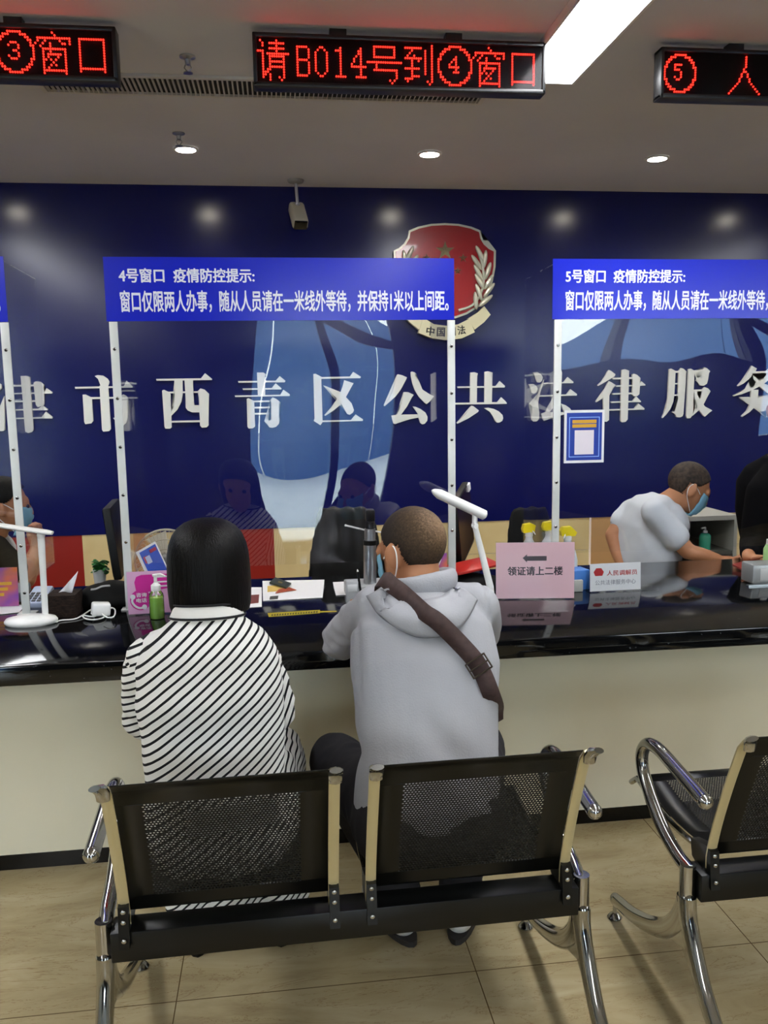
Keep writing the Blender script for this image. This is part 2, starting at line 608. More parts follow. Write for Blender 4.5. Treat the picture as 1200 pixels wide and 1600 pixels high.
f.build('slats', mat('vent_slat', '#dddad8', .5), t, 0)
p = on(462, 281, CEIL_Z)
t = thing('security_camera', 'grey bullet security camera hanging from the ceiling before the blue wall', 'security camera', p)
MB().lathe([(.05, -.001), (.05, -.006), (.044, -.016), (.02, -.022)], p).build('mount_plate', mat('cam_grey', '#9a9690', .4), t)
bot = at(465, 322, p.y)
MB().cyl(p-V((0, 0, .02)), bot, .010).cyl(bot+V((-.014, 0, .012)), bot+V((.014, 0, .012)), .009).sph(bot, .014).build('rod', M_alum, t)
bc = at(466, 337, p.y-.02)
dirn = V((.10, -.62, -.62)).normalized()
rm = dirn.to_track_quat('-Y', 'Z').to_matrix().to_4x4()
MB().box(bc, (.095, .20, .075), rm, .022, 3).build('housing', mat('cam_shell', '#b8b09c', .35), t)
MB().box(bc + dirn*.098, (.078, .012, .058), rm, .004).build('lens_window', M_blackgl, t)

# ------------------------------------------------------------------ wall characters
GL = {
'津': (0, 560, 10.91, [[(350,300),(440,297),(505,320),(495,380),(545,900),(568,1220),(540,1255),(480,1272),(430,1250),(415,1100),(385,700)],[(165,458),(600,445),(600,475),(170,482)],[(570,420),(610,390),(690,400),(755,460),(730,490),(750,780),(735,805),(640,830),(610,790),(595,480)],[(175,590),(750,578),(885,575),(885,595),(750,602),(175,610)],[(750,585),(790,508),(888,575),(880,600),(750,600)],[(185,722),(620,712),(620,740),(190,748)],[(200,868),(700,855),(810,860),(810,880),(700,885),(200,890)],[(640,865),(725,800),(812,870),(805,885),(640,885)],[(215,1015),(720,1000),(890,1000),(890,1020),(720,1025),(215,1035)],[(705,1008),(780,908),(893,1000),(885,1025),(705,1025)],[(-130,400),(-40,405),(20,450),(30,510),(-20,550),(-80,530),(-95,470)],[(-200,580),(-110,590),(-55,640),(-50,700),(-100,740),(-150,710),(-170,650)],[(70,640),(75,900),(80,1220),(40,1240),(-30,1240),(-70,1200),(-60,1080),(-80,1000),(-140,950),(-60,930),(0,820)]]),
'市': (100, 570, 8.571, [[(410,150),(450,138),(520,145),(580,185),(605,225),(600,260),(580,285),(490,285),(475,240),(455,190)],[(145,295),(910,283),(915,305),(150,320)],[(800,290),(835,212),(918,290),(910,306),(800,306)],[(475,280),(590,280),(625,860),(600,888),(525,895),(508,870)],[(248,400),(285,398),(350,430),(370,460),(388,750),(360,785),(285,795),(270,765)],[(345,432),(850,428),(850,450),(350,460)],[(750,430),(790,395),(830,415),(860,455),(848,480),(850,720),(830,780),(770,830),(735,800),(700,740),(655,712),(735,700),(755,680)]]),
'西': (235, 570, 10.435, [[(92,230),(820,220),(1000,230),(1000,248),(100,260)],[(820,225),(890,138),(1003,230),(1000,248),(820,250)],[(190,420),(220,408),(300,445),(325,480),(345,1020),(320,1040),(245,1040),(230,1010)],[(300,438),(790,430),(790,457),(310,465)],[(388,250),(520,240),(525,480),(505,600),(440,730),(340,830),(330,780),(375,700),(395,600),(400,450)],[(555,240),(690,235),(705,640),(720,660),(800,655),(805,775),(680,775),(610,745),(575,700),(572,500)],[(770,430),(815,385),(880,405),(955,475),(925,500),(948,985),(915,1020),(840,1025),(810,990),(790,470)],[(340,915),(810,905),(815,935),(345,942)]]),
'青': (355, 570, 10.435, [[(485,125),(590,125),(628,150),(615,185),(620,510),(500,510),(490,260)],[(175,265),(790,258),(790,285),(185,292)],[(785,265),(855,183),(950,260),(940,285),(785,287)],[(250,385),(730,378),(730,402),(260,410)],[(720,385),(790,300),(888,385),(880,402),(720,402)],[(122,500),(870,490),(1020,485),(1020,505),(870,512),(130,525)],[(862,495),(915,405),(1022,480),(1018,510),(862,510)],[(318,555),(345,545),(430,585),(440,600),(455,1005),(420,1035),(350,1038),(330,1010)],[(430,585),(710,580),(710,607),(440,610)],[(445,685),(720,682),(720,710),(445,712)],[(445,785),(725,782),(725,808),(445,812)],[(700,575),(740,530),(800,555),(870,610),(845,650),(858,900),(845,960),(800,1010),(740,1028),(690,1022),(655,960),(605,918),(690,908),(720,890),(715,620)]]),
'区': (470, 570, 10.435, [[(205,150),(240,145),(335,195),(335,240),(355,920),(350,945),(320,985),(210,915),(225,880)],[(320,200),(805,190),(975,195),(975,212),(805,220),(330,228)],[(800,195),(855,115),(980,195),(970,218),(800,220)],[(345,908),(820,900),(1010,895),(1010,912),(820,920),(345,935)],[(815,905),(895,810),(1015,890),(1008,915),(815,920)],[(710,250),(860,300),(835,340),(740,520),(660,640),(540,740),(400,832),(385,820),(500,690),(600,540),(650,450),(690,330)],[(365,335),(400,345),(640,440),(740,530),(830,630),(868,740),(850,780),(800,815),(760,805),(735,770),(665,640),(580,540),(450,410)]]),
'公': (590, 570, 10.435, [[(330,155),(400,170),(480,205),(465,240),(380,400),(290,520),(190,610),(115,675),(102,660),(190,550),(260,400),(300,250),(315,170)],[(540,120),(560,110),(600,120),(635,145),(610,175),(610,220),(660,320),(740,410),(850,480),(920,510),(860,590),(800,640),(770,620),(680,530),(610,420),(570,310),(545,190)],[(425,445),(500,445),(590,490),(560,530),(480,680),(385,810),(300,830),(340,780),(385,640),(410,530)],[(228,828),(310,815),(655,808),(670,860),(560,880),(420,915),(330,950),(290,968),(260,955),(240,890)],[(575,680),(620,685),(700,720),(780,780),(815,850),(810,910),(770,960),(730,970),(695,945),(675,880),(650,770)]]),
'共': (700, 570, 10.435, [[(365,125),(430,120),(488,140),(475,180),(470,640),(360,640),(362,180)],[(595,115),(650,105),(728,125),(715,165),(715,640),(595,640)],[(152,352),(780,345),(930,345),(925,368),(780,372),(160,378)],[(778,350),(845,265),(930,345),(920,370),(778,370)],[(115,620),(810,608),(960,615),(955,635),(810,640),(120,648)],[(805,610),(870,530),(940,595),(960,635),(805,637)],[(385,668),(410,672),(505,745),(490,770),(340,870),(220,930),(155,960),(142,945),(230,870),(310,780),(360,690)],[(595,708),(660,700),(750,720),(830,760),(890,820),(900,870),(885,915),(840,942),(800,942),(770,915),(740,840),(690,770)]]),
'法': (815, 570, 10.435, [[(190,125),(260,122),(320,155),(345,200),(335,260),(300,290),(255,285),(235,240),(220,180)],[(118,315),(190,312),(240,340),(262,390),(245,445),(205,470),(165,455),(155,410),(140,360)],[(368,240),(360,290),(310,440),(280,560),(270,640),(290,800),(285,880),(250,920),(200,925),(165,895),(160,850),(180,720),(165,670),(125,640),(190,620),(235,570),(270,470),(320,330)],[(370,292),(660,285),(845,280),(840,297),(660,302),(370,315)],[(680,290),(755,200),(848,280),(840,300),(680,300)],[(548,95),(650,90),(660,130),(645,495),(550,495)],[(300,495),(735,482),(905,480),(900,500),(735,505),(300,520)],[(730,490),(800,398),(905,478),(895,503),(730,503)],[(520,520),(640,520),(600,580),(530,680),(460,770),(385,790),(430,690),(490,590)],[(325,795),(400,770),(700,770),(720,800),(640,825),(500,855),(410,900),(370,912),(345,880)],[(640,630),(720,660),(790,710),(850,800),(860,880),(820,930),(770,935),(730,890),(700,790)]]),
'律': (920, 570, 10.435, [[(330,85),(365,100),(435,155),(420,190),(320,250),(220,310),(155,345),(145,330),(210,270),(270,180),(305,110)],[(330,265),(370,285),(440,330),(420,355),(370,390),(340,440),(345,480),(325,520),(230,545),(215,555),(125,610),(115,595),(190,500),(260,390),(305,300)],[(235,500),(335,470),(330,900),(290,930),(260,925),(240,880)],[(535,85),(590,72),(660,95),(645,130),(635,890),(600,930),(545,938),(518,915),(525,400)],[(390,210),(720,200),(720,230),(395,238)],[(705,160),(740,145),(790,165),(845,215),(830,240),(825,480),(790,510),(740,515),(710,490),(715,250)],[(450,335),(835,325),(925,330),(835,345),(450,358)],[(832,300),(860,268),(925,325),(920,338),(832,340)],[(385,462),(715,452),(715,480),(390,488)],[(365,598),(720,588),(850,590),(850,605),(720,610),(370,622)],[(718,590),(775,515),(852,595),(848,608),(718,608)],[(330,725),(750,712),(910,712),(905,728),(750,735),(330,748)],[(745,715),(810,632),(910,710),(905,732),(745,732)]]),
'服': (1025, 570, 10.435, [[(215,70),(250,62),(320,100),(318,130),(300,480),(285,600),(235,720),(170,810),(110,870),(100,855),(160,720),(190,560),(205,330)],[(372,100),(410,52),(450,65),(500,110),(482,140),(470,500),(450,800),(430,840),(390,858),(335,850),(310,800),(260,770),(350,745),(360,400)],[(310,100),(385,98),(380,128),(310,130)],[(306,298),(372,298),(370,318),(306,318)],[(292,485),(368,483),(366,505),(292,507)],[(530,70),(570,62),(630,95),(630,120),(615,400),(605,780),(590,830),(560,870),(510,872),(495,840),(510,500)],[(625,88),(750,85),(790,40),(830,55),(885,105),(865,135),(850,240),(830,310),(780,340),(720,335),(700,290),(650,250),(745,235),(752,115),(625,118)],[(615,405),(755,400),(795,365),(850,385),(890,430),(870,455),(830,540),(770,660),(700,740),(600,830),(590,820),(660,720),(710,590),(750,430),(615,435)],[(635,430),(660,430),(690,520),(740,600),(800,680),(920,745),(870,780),(800,845),(770,825),(710,745),(670,660),(640,530)]]),
'务': (1110, 560, 11.43, [[(740,130),(830,180),(800,250),(700,360),(590,450),(500,495),(490,485),(580,380),(660,270)],[(760,235),(1000,225),(1060,180),(1160,250),(1080,360),(920,480),(740,570),(560,640),(420,675),(412,660),(620,590),(800,490),(950,370),(1010,262),(760,265)],[(760,300),(800,330),(930,440),(1100,530),(1320,570),(1250,640),(1150,680),(1000,610),(860,480),(770,370)],[(530,690),(1010,680),(1070,635),(1150,690),(1130,900),(1090,1020),(1000,1050),(930,1000),(890,950),(1000,935),(1020,720),(530,712)],[(730,560),(860,560),(850,720),(800,860),(700,960),(570,1045),(560,1030),(650,940),(710,820),(725,700)]]),
}
order = '津市西青区公共法律服务'
for i, ch in enumerate(order):
    ox, oy, sc_, polys = GL[ch]
    mb = MB()
    for k, pl in enumerate(polys):
        yb = WALL_Y - .016 - .0003*k
        mb.prism([at(ox+a/sc_, oy+c/sc_, yb) for a, c in pl], (0, WALL_Y-.0012-yb, 0))
    nb = []
    if i > 0:
        nb.append('right of ' + order[i-1])
    if i < len(order)-1:
        nb.append('left of ' + order[i+1])
    lab = 'white serif character %s raised on the blue wall, %s' % (ch, ' and '.join(nb))
    single(mb, 'wall_character', M_letter, lab, 'wall lettering', 'white characters of the wall lettering', smooth=0)

# ------------------------------------------------------------------ emblem
EY = WALL_Y-.03
def ep(a, c, y=EY):
    return at(600+a/6, 330+c/6, y)
t = thing('wall_emblem', 'red shield emblem with silver rim, star and wheat on the blue wall', 'emblem', ep(570, 1210, WALL_Y))
half = [(570, 112), (700, 119), (820, 145), (905, 180), (915, 240), (950, 300), (1000, 345), (1050, 370), (1046, 520), (1022, 650), (980, 780), (900, 890), (780, 965), (680, 1000), (570, 1012)]
outl = half + [(1140-a, c) for a, c in reversed(half[1:-1])]
def inset(pts, f):
    return [(570+(a-570)*f, 560+(c-560)*f) for a, c in pts]
rim = mat('emblem_silver', '#c9c6b4', .3, metal=.5)
mb = MB()
mb.prism([ep(a, c, WALL_Y-.03) for a, c in outl], (0, .028, 0))
mb.build('rim', rim, t, 30)
MB().prism([ep(a, c, WALL_Y-.036) for a, c in inset(outl, .958)], (0, .02, 0)).build('shield', mat('emblem_red', '#9c0d12', .25, coat=.5), t, 30)
def star(cx, cy, r, y):
    mb = MB()
    top = ep(cx, cy, y-.014)
    pts = []
    for k in range(10):
        a = -math.pi/2 + k*math.pi/5
        rr = r if k % 2 == 0 else r*.4
        pts.append(ep(cx+rr*math.cos(a), cy+rr*math.sin(a), y))
    c_ = mb.bm.verts.new(top)
    vs = [mb.bm.verts.new(p) for p in pts]
    for k in range(10):
        mb.bm.faces.new((vs[k], vs[(k+1) % 10], c_))
    mb.bm.faces.new(list(reversed(vs)))
    return mb
gold = mat('emblem_star', '#a9a184', .3, metal=.7)
for cx, cy, r in ((573, 370, 90), (742, 440, 45), (400, 440, 45), (690, 560, 40), (450, 560, 40)):
    star(cx, cy, r, WALL_Y-.036).build('star', gold, t, 0)
leafr = [(-20, 0, 900, 400, -28), (0, 0, 945, 450, 8), (0, 0, 868, 480, -35), (0, 0, 975, 560, 18), (0, 0, 885, 575, -30), (0, 0, 895, 660, -30), (0, 0, 985, 660, 32), (0, 0, 985, 740, 38), (0, 0, 890, 760, -20), (0, 0, 955, 840, 50), (0, 0, 860, 840, -5)]
for side in (1, -1):
    mb = MB()
    for _, _, cx, cy, ang in leafr:
        xx = cx if side == 1 else 1140-cx
        p_ = ep(xx, cy, WALL_Y-.048)
        mb.sph(p_, (.0155, .012, .058), (0, math.radians(ang*side), 0), 10, 8)
    pth = [ep(x if side == 1 else 1140-x, y, WALL_Y-.045) for x, y in ((700, 930), (830, 880), (910, 760), (935, 620), (915, 480), (890, 400))]
    mb.tube(bez(pth, 4), .009, 8)
    mb.build('wheat_spray', rim, t)
mb = MB()
for side in (1, -1):
    fx = (lambda a: a) if side == 1 else (lambda a: 1180-a)
    mb.prism([ep(fx(a), c, WALL_Y-.05) for a, c in ((790, 1005), (850, 1110), (940, 1040), (1000, 970), (940, 890), (880, 950))], (0, .046, 0))
mb.prism([ep(a, c, WALL_Y-.06) for a, c in ((370, 1000), (322, 1140), (450, 1190), (590, 1210), (735, 1190), (852, 1135), (800, 1010), (700, 1060), (590, 1075), (470, 1060))], (0, .056, 0))
mb.build('ribbon', mat('emblem_ribbon', '#cfc9a8', .4, metal=.2), t, 25)
mb = MB()
for s_, cx, cy, rot in (('中', 430, 1120, -.14), ('国', 532, 1132, -.05), ('司', 636, 1132, .05), ('法', 732, 1120, .14)):
    o_ = ep(cx-36, cy+40, WALL_Y-.0605)
    rv = V((math.cos(rot), 0, math.sin(rot)))
    text_into(mb, s_, o_, rv, V((-rv.z, 0, rv.x)), width=.05, height=.055, bold=.03, depth=.001)
mb.build('lettering', mat('black_ink', '#15130f', .5), t, 0)

# ------------------------------------------------------------------ LED signs
BIT = {
'请': ['.#......#.......', '..#..#######....', '..#.....#.......', '.....#######....', '###.....#.......', '..#.##########..', '..#..#######....', '..#..#.....#....', '..#..#######....', '..#..#.....#....', '..#..#######....', '..#.##.....#....', '..###......#....', '..##.#.....#....', '..#..#...#.#....', '.....#....#.....'],
'号': ['................', '...##########...', '...#........#...', '...#........#...', '...#........#...', '...##########...', '................', '################', '....#...........', '....#...........', '...###########..', '.............#..', '.............#..', '.............#..', '..........#.#...', '...........#....'],
'到': ['.............#..', '.########....#..', '....#.....#..#..', '...#......#..#..', '..#..#....#..#..', '.########.#..#..', '....#..#..#..#..', '....#.....#..#..', '....#.....#..#..', '.#######..#..#..', '....#.....#..#..', '....#.....#..#..', '....####.....#..', '.####........#..', '..#........#.#..', '............#...'],
'窗': ['.......#........', '........#.......', '.##############.', '.#..#.....#...#.', '#..#..#....##.#.', '..#...#.........', '...##########...', '...#..#.....#...', '...#.######.#...', '...#.#...#..#...', '...##.#.#...#...', '...#...#....#...', '...#..#.#...#...', '...#.#......#...', '...##########...', '...#........#...'],
'口': ['................', '................', '..###########...'] + ['..#.........#...']*10 + ['..###########...', '..#.........#...', '................'],
'人': ['........#.......']*5 + ['.......#........', '.......##.......', '......#..#......', '......#..#......', '.....#....#.....', '.....#....#.....', '....#......#....', '...#........#...', '..#..........#..', '.#............#.', '#..............#'],
'B': ['........', '........', '.#####..', '.#....#.', '.#....#.', '.#....#.', '.#....#.', '.#####..', '.#....#.', '.#....#.', '.#....#.', '.#....#.', '.#....#.', '.#####..', '........', '........'],
'0': ['........', '........', '...##...', '..#..#..', '.#....#.', '.#....#.', '.#....#.', '.#....#.', '.#....#.', '.#....#.', '.#....#.', '.#....#.', '..#..#..', '...##...', '........', '........'],
'1': ['........', '........', '....#...', '..###...', '....#...', '....#...', '....#...', '....#...', '....#...', '....#...', '....#...', '....#...', '....#...', '..#####.', '........', '........'],
'4': ['........', '........', '.....#..', '....##..', '....##..', '...#.#..', '..#..#..', '..#..#..', '.#...#..', '.#######', '.....#..', '.....#..', '.....#..', '...#####', '........', '........'],
' ': ['........']*16,
}
DIG = {'3': ['.###.', '#...#', '....#', '..##.', '....#', '#...#', '.###.'], '4': ['...#.', '..##.', '.#.#.', '#..#.', '#####', '...#.', '..###'], '5': ['####.', '#....', '###..', '...#.', '...#.', '#..#.', '.##..']}
for d, s_ in zip('345', '③④⑤'):
    g = [['.']*16 for _ in range(16)]
    for k in range(200):
        a = k/200*2*math.pi
        g[min(15, int(7.5+7.4*math.sin(a)+.5))][min(15, int(7.5+7.4*math.cos(a)+.5))] = '#'
    for r in range(7):
        for c in range(5):
            if DIG[d][r][c] == '#':
                g[r+4][c+5] = '#'
    BIT[s_] = [''.join(r) for r in g]
SY = 3.17
M_led = emat('led_red', '#ff2418', 5.0)
M_case = mat('led_case', '#141416', .35)
M_cover = clear_mat('led_cover', (.6, .6, .62), .006, .12, .01, 3)
PT = at(855, 68, SY).x - at(395, 45, SY).x
ledw = (at(846, 100, SY).x - at(401, 100, SY).x)/128
def led_sign(xa, text, label, ztop, zbot, width=None):
    n = sum(len(BIT[c][0]) for c in text)
    W = PT
    t = thing('led_sign', label, 'LED sign', (xa+W/2, SY+.03, zbot), 'red LED window signs hung from the ceiling')
    xb = xa+W
    h = ztop-zbot
    MB().box2((xa+.008, SY+.012, zbot+.008), (xb-.008, SY+.06, ztop-.008)).build('display_board', mat('led_board', '#101012', .7), t, 0)
    fr = MB()
    fr.box2((xa, SY, zbot), (xb, SY+.066, zbot+.016), .004).box2((xa, SY, ztop-.016), (xb, SY+.066, ztop), .004)
    fr.box2((xa, SY, zbot), (xa+.014, SY+.066, ztop), .004).box2((xb-.014, SY, zbot), (xb, SY+.066, ztop), .004)
    fr.build('case_frame', M_case, t)
    x = xa + (W - ledw*128)/2
    pz = (h-.04)/16
    for c in text:
        bm_ = BIT[c]
        mb = MB()
        for r in range(16):
            for k, v in enumerate(bm_[r]):
                if v == '#':
                    cx, cz = x+(k+.5)*ledw, ztop-.02-(r+.5)*pz
                    rr = min(ledw, pz)*.41
                    pts = [V((cx+rr*math.cos(a*math.pi/3), SY+.0085, cz+rr*math.sin(a*math.pi/3))) for a in range(6)]
                    mb.prism(pts, (0, .0032, 0))
        x += len(bm_[0])*ledw
        if c != ' ':
            mb.build('led_character', M_led, t, 0)
        else:
            mb.bm.free()
    MB().box2((xa+.0145, SY+.003, zbot+.0165), (xb-.0145, SY+.0045, ztop-.0165)).build('cover_sheet', M_cover, t, 0)
    for f_ in (.285, .68):
        MB().box2((xa+W*f_-.03, SY+.015, ztop-.002), (xa+W*f_+.03, SY+.055, CEIL_Z-.0006)).build('mount_bracket', M_case, t, 0)
zt, zb = at(625, 57, SY).z, at(625, 140, SY).z
led_sign(at(395, 90, SY).x, '请B014号到④窗口', 'central red LED sign calling B014 to window 4', zt, zb)
xl = at(182, 80, SY).x
led_sign(xl-PT, '      ' + '号到③窗口', 'left red LED sign ending with window 3', zt, zb)
led_sign(at(1033, 110, SY).x, '⑤  人', 'right red LED sign beginning with circled 5', zt, zb)

# ------------------------------------------------------------------ service counter
CF = 2.47
CB = 3.52
t = thing('service_counter', 'long service counter with black stone top and cream front', 'counter', (1, 3.0, 0))
M_stone = mat('black_stone', '#0a0b0d', .07, spec=.5)
noise_col(M_stone, '#08090b', '#08090b', 60)
ns, ls, b = nodes(M_stone)
tc = N(M_stone, 'ShaderNodeTexCoord')
vz = N(M_stone, 'ShaderNodeTexNoise', Scale=95.0, Detail=1.0)
rp = N(M_stone, 'ShaderNodeValToRGB')
rp.color_ramp.elements[0].position = .74
rp.color_ramp.elements[1].position = .80
rp.color_ramp.elements[0].color = lin('#08090b')
rp.color_ramp.elements[1].color = lin('#4d5052')
ls.new(tc.outputs['Object'], vz.inputs['Vector'])
ls.new(vz.outputs['Fac'], rp.inputs[0])
ls.new(rp.outputs[0], b.inputs['Base Color'])
CX0, CX1 = -3.6, 6.0
zs = .757
MB().box2((CX0, CF, CT-.062), (CX1, CB, CT), .006).build('countertop', M_stone, t)
M_front = noise_col(mat('cream_front', '#cfc8ae', .35), '#dcd6bd', '#e6e0c9', 1.3, 4)
MB().box2((CX0+.02, 2.695, .055), (CX1-.02, 2.73, CT-.0622)).box2((CX0+.02, 2.73, .055), (CX0+.05, CB-.05, CT-.0622)).box2((CX1-.05, 2.73, .055), (CX1-.02, CB-.05, CT-.0622)).build('front_panel', M_front, t, 0)
MB().box2((CX0+.02, 2.70, 0), (CX1-.02, 2.73, .0548)).box2((CX0+.02, 2.73, 0), (CX0+.05, CB-.05, .0548)).box2((CX1-.05, 2.73, 0), (CX1-.02, CB-.05, .0548)).build('kickplate', M_blackgl, t, 0)

# ------------------------------------------------------------------ acrylic partitions
PY = 3.08
M_banner = mat('blue_banner', '#1424c8', .2, spec=.35)
M_btext = mat('banner_white', '#eef0ff', .3)
M_post = noise_col(mat('white_post', '#d6d8d6', .3), '#cfd2d0', '#e2e4e2', 5)
def partition(xa, xb, num, label):
    zt_ = at(440, 404, PY).z
    t = thing('acrylic_partition', label, 'partition', ((xa+xb)/2, PY, CT), 'acrylic counter partitions')
    sh = MB()
    nx, nz_ = 40, 24
    bm = sh.bm
    for face in (0, 1):
        g = []
        for i in range(nx+1):
            row = []
            for k in range(nz_+1):
                u, v = i/nx, k/nz_
                y = PY + .004*face + .012*math.sin(math.pi*u)*math.sin(math.pi*v)
                row.append(bm.verts.new((xa+(xb-xa)*u, y, .90+(zt_-.90)*v)))
            g.append(row)
        for i in range(nx):
            for k in range(nz_):
                q4 = (g[i][k], g[i+1][k], g[i+1][k+1], g[i][k+1])
                bm.faces.new(q4 if face == 0 else q4[::-1])
    sh.build('front_sheet', M_sheet, t, 60)
    for xx in (xa, xb):
        MB().prism([(xx-.002, PY+.006, .862), (xx-.002, PY+.42, .862), (xx-.002, PY+.42, zt_-.015), (xx-.002, PY+.006, zt_-.005)], (.004, 0, 0)).build('side_sheet', clear_mat('side_acrylic', (.985, .987, .99), .012, 0, .004, 2.0), t, 0)
        p = MB()
        p.box2((xx-.014, PY-.006, CT), (xx+.014, PY-.0005, zt_-.215), .001).box2((xx-.003, PY+.005, CT), (xx+.003, PY+.035, zt_-.215), .001)
        p.box2((xx-.03, PY-.012, CT), (xx+.03, PY+.04, CT+.004))
        po = p.build('post', M_post, t)
        for zz in [CT+.08+.17*k for k in range(6)]:
            MB().lathe([(.006, 0), (.006, .002), (.003, .0045)], (xx, PY-.0062, zz), 12, Matrix.Rotation(math.pi/2, 3, 'X')).build('screw', M_chrome, po)
    # printed banner stuck to the sheet
    zb_ = zt_ - .213
    MB().box2((xa-.022, PY-.0028, zb_), (xb+.012, PY-.0006, zt_+.003)).build('banner', M_banner, t, 0)
    W = xb-xa
    k = W/1.236
    mb = MB()
    x0_ = xa+.028
    h = zt_-zb_
    text_into(mb, '%d号窗口  疫情防控提示:' % num, (x0_, PY-.003, zt_-.082), (1, 0, 0), (0, 0, 1), width=.478*k, height=.047, bold=.03, depth=.0004)
    text_into(mb, '窗口仅限两人办事，随从人员请在一米线外等待，并保持1米以上间距。', (x0_, PY-.003, zb_+.030), (1, 0, 0), (0, 0, 1), width=1.197*k, height=.073, bold=.026, depth=.0004)
    mb.build('banner_lettering', M_btext, t, 0)
    return t
xa, xb = at(184, 620, PY).x, at(705, 620, PY).x
partition(xa, xb, 4, 'clear acrylic partition with the window 4 notice, behind the two seated visitors')
W4 = xb-xa
xa5 = at(870, 620, PY).x
partition(xa5, xa5+W4, 5, 'clear acrylic partition with the window 5 notice, right of the emblem')
xb3 = at(16, 620, PY).x
partition(xb3-W4, xb3, 3, 'clear acrylic partition at left edge, in front of a masked clerk')
# notice stuck on the right partition
qa, qb = at(881, 724, PY-.004), at(945, 640, PY-.004)
t = thing('notice_poster', 'small blue notice with white border stuck on the right acrylic partition', 'poster', V(((qa.x+qb.x)/2, PY-.004, qa.z)))
MB().box2((qa.x, PY-.0032, qa.z), (qb.x, PY-.0006, qb.z)).build('sheet', M_paper, t, 0)
w_, h_ = qb.x-qa.x, qb.z-qa.z
def pr(u0, v0, u1, v1, lay):
    y = PY-.0033-.0002*lay
    return (qa.x+w_*u0, y-.0002, qa.z+h_*v0), (qa.x+w_*u1, y, qa.z+h_*v1)
MB().box2(*pr(.06, .05, .94, .95, 0)).build('blue_print', mat('poster_blue', '#15389e', .4), t, 0)
mb = MB()
for r_ in ((.12, .11, .88, .125), (.12, .855, .88, .87), (.12, .125, .14, .855), (.86, .125, .88, .855)):
    mb.box2(*pr(*r_, 1))
mb.build('border_line', mat('poster_line', '#8fb4ff', .4), t, 0)
MB().box2(*pr(.26, .16, .74, .62, 1)).build('white_patch', mat('poster_white', '#e4dce6', .5), t, 0)
MB().box2(*pr(.20, .75, .80, .815, 1)).box2(*pr(.20, .67, .80, .735, 1)).build('heading_bars', mat('poster_gold', '#d9a52e', .5), t, 0)

# ------------------------------------------------------------------ waiting benches
def perf_panel(x0, x1, v0, v1, bend, hx0, hx1, hv0, hv1, pitch=.0072, hr=.0024):
    """sheet steel panel with a field of staggered holes; (x, v) -> bend(x, v)"""
    bm = bmesh.new()
    cache = {}
    def vt(x, v):
        key = (round(x*1e5), round(v*1e5))
        if key not in cache:
            cache[key] = bm.verts.new(bend(x, v))
        return cache[key]
    rh = pitch*.866
    nr = int((hv1-hv0)/rh)
    hv1 = hv0+nr*rh
    nc = int((hx1-hx0)/pitch)
    hx1 = hx0+nc*pitch
    for r in range(nr):
        off = 0 if r % 2 == 0 else pitch/2
        ncc = nc if r % 2 == 0 else nc-1
        va, vb = hv0+r*rh, hv0+(r+1)*rh
        vm = (va+vb)/2
        for c in range(ncc):
            xa_ = hx0+off+c*pitch
            xb_ = xa_+pitch
            xm = (xa_+xb_)/2
            outer = [(xb_, vm), (xb_, vb), (xm, vb), (xa_, vb), (xa_, vm), (xa_, va), (xm, va), (xb_, va)]
            ov = [vt(*o) for o in outer]
            iv = []
            for (ax, av) in outer:
                dx, dv = ax-xm, av-vm
                L = math.hypot(dx, dv)
                iv.append(bm.verts.new(bend(xm+dx/L*hr, vm+dv/L*hr)))
            for k in range(8):
                j = (k+1) % 8
                bm.faces.new((ov[k], ov[j], iv[j], iv[k]))
        if off:
            for (ca, cb) in ((hx0, hx0+off), (hx0+off+ncc*pitch, hx1)):
                try:
                    bm.faces.new([vt(ca, va), vt(cb, va), vt(cb, vm), vt(cb, vb), vt(ca, vb), vt(ca, vm)])
                except ValueError:
                    pass
    # solid borders
    def quad_strip(xa_, xb_, va, vb, n, m=1):
        for i in range(n):
            for k in range(m):
                p = va+(vb-va)*i/n
                q_ = va+(vb-va)*(i+1)/n
                a_, b_ = xa_+(xb_-xa_)*k/m, xa_+(xb_-xa_)*(k+1)/m
                f = [bm.verts.new(bend(a_, p)), bm.verts.new(bend(b_, p)), bm.verts.new(bend(b_, q_)), bm.verts.new(bend(a_, q_))]
                bm.faces.new(f)
    quad_strip(x0, x1, v0, hv0, 8)
    quad_strip(x0, x1, hv1, v1, 8)
    quad_strip(x0, hx0, hv0, hv1, 2*nr)
    quad_strip(hx1, x1, hv0, hv1, 2*nr)
    bmesh.ops.remove_doubles(bm, verts=bm.verts, dist=.00002)
    me = bpy.data.meshes.new('panel')
    bm.to_mesh(me)
    bm.free()
    return me
def back_curve(v):      # v: 0 bottom .. 1 top
    y = -.012 - .125*max(0, v)**1.25
    z = .435 + .345*v
    if v > .93:
        y -= (v-.93)*.18
    return y, z
def seat_curve(v):      # v: 0 rear .. 1 front
    y = .045 + .385*v
    z = .432 - .018*math.sin(math.pi*min(1, v*1.15)) + .01*v
    if v > .9:
        z -= ((v-.9)/.1)**2*.03
    return y, z
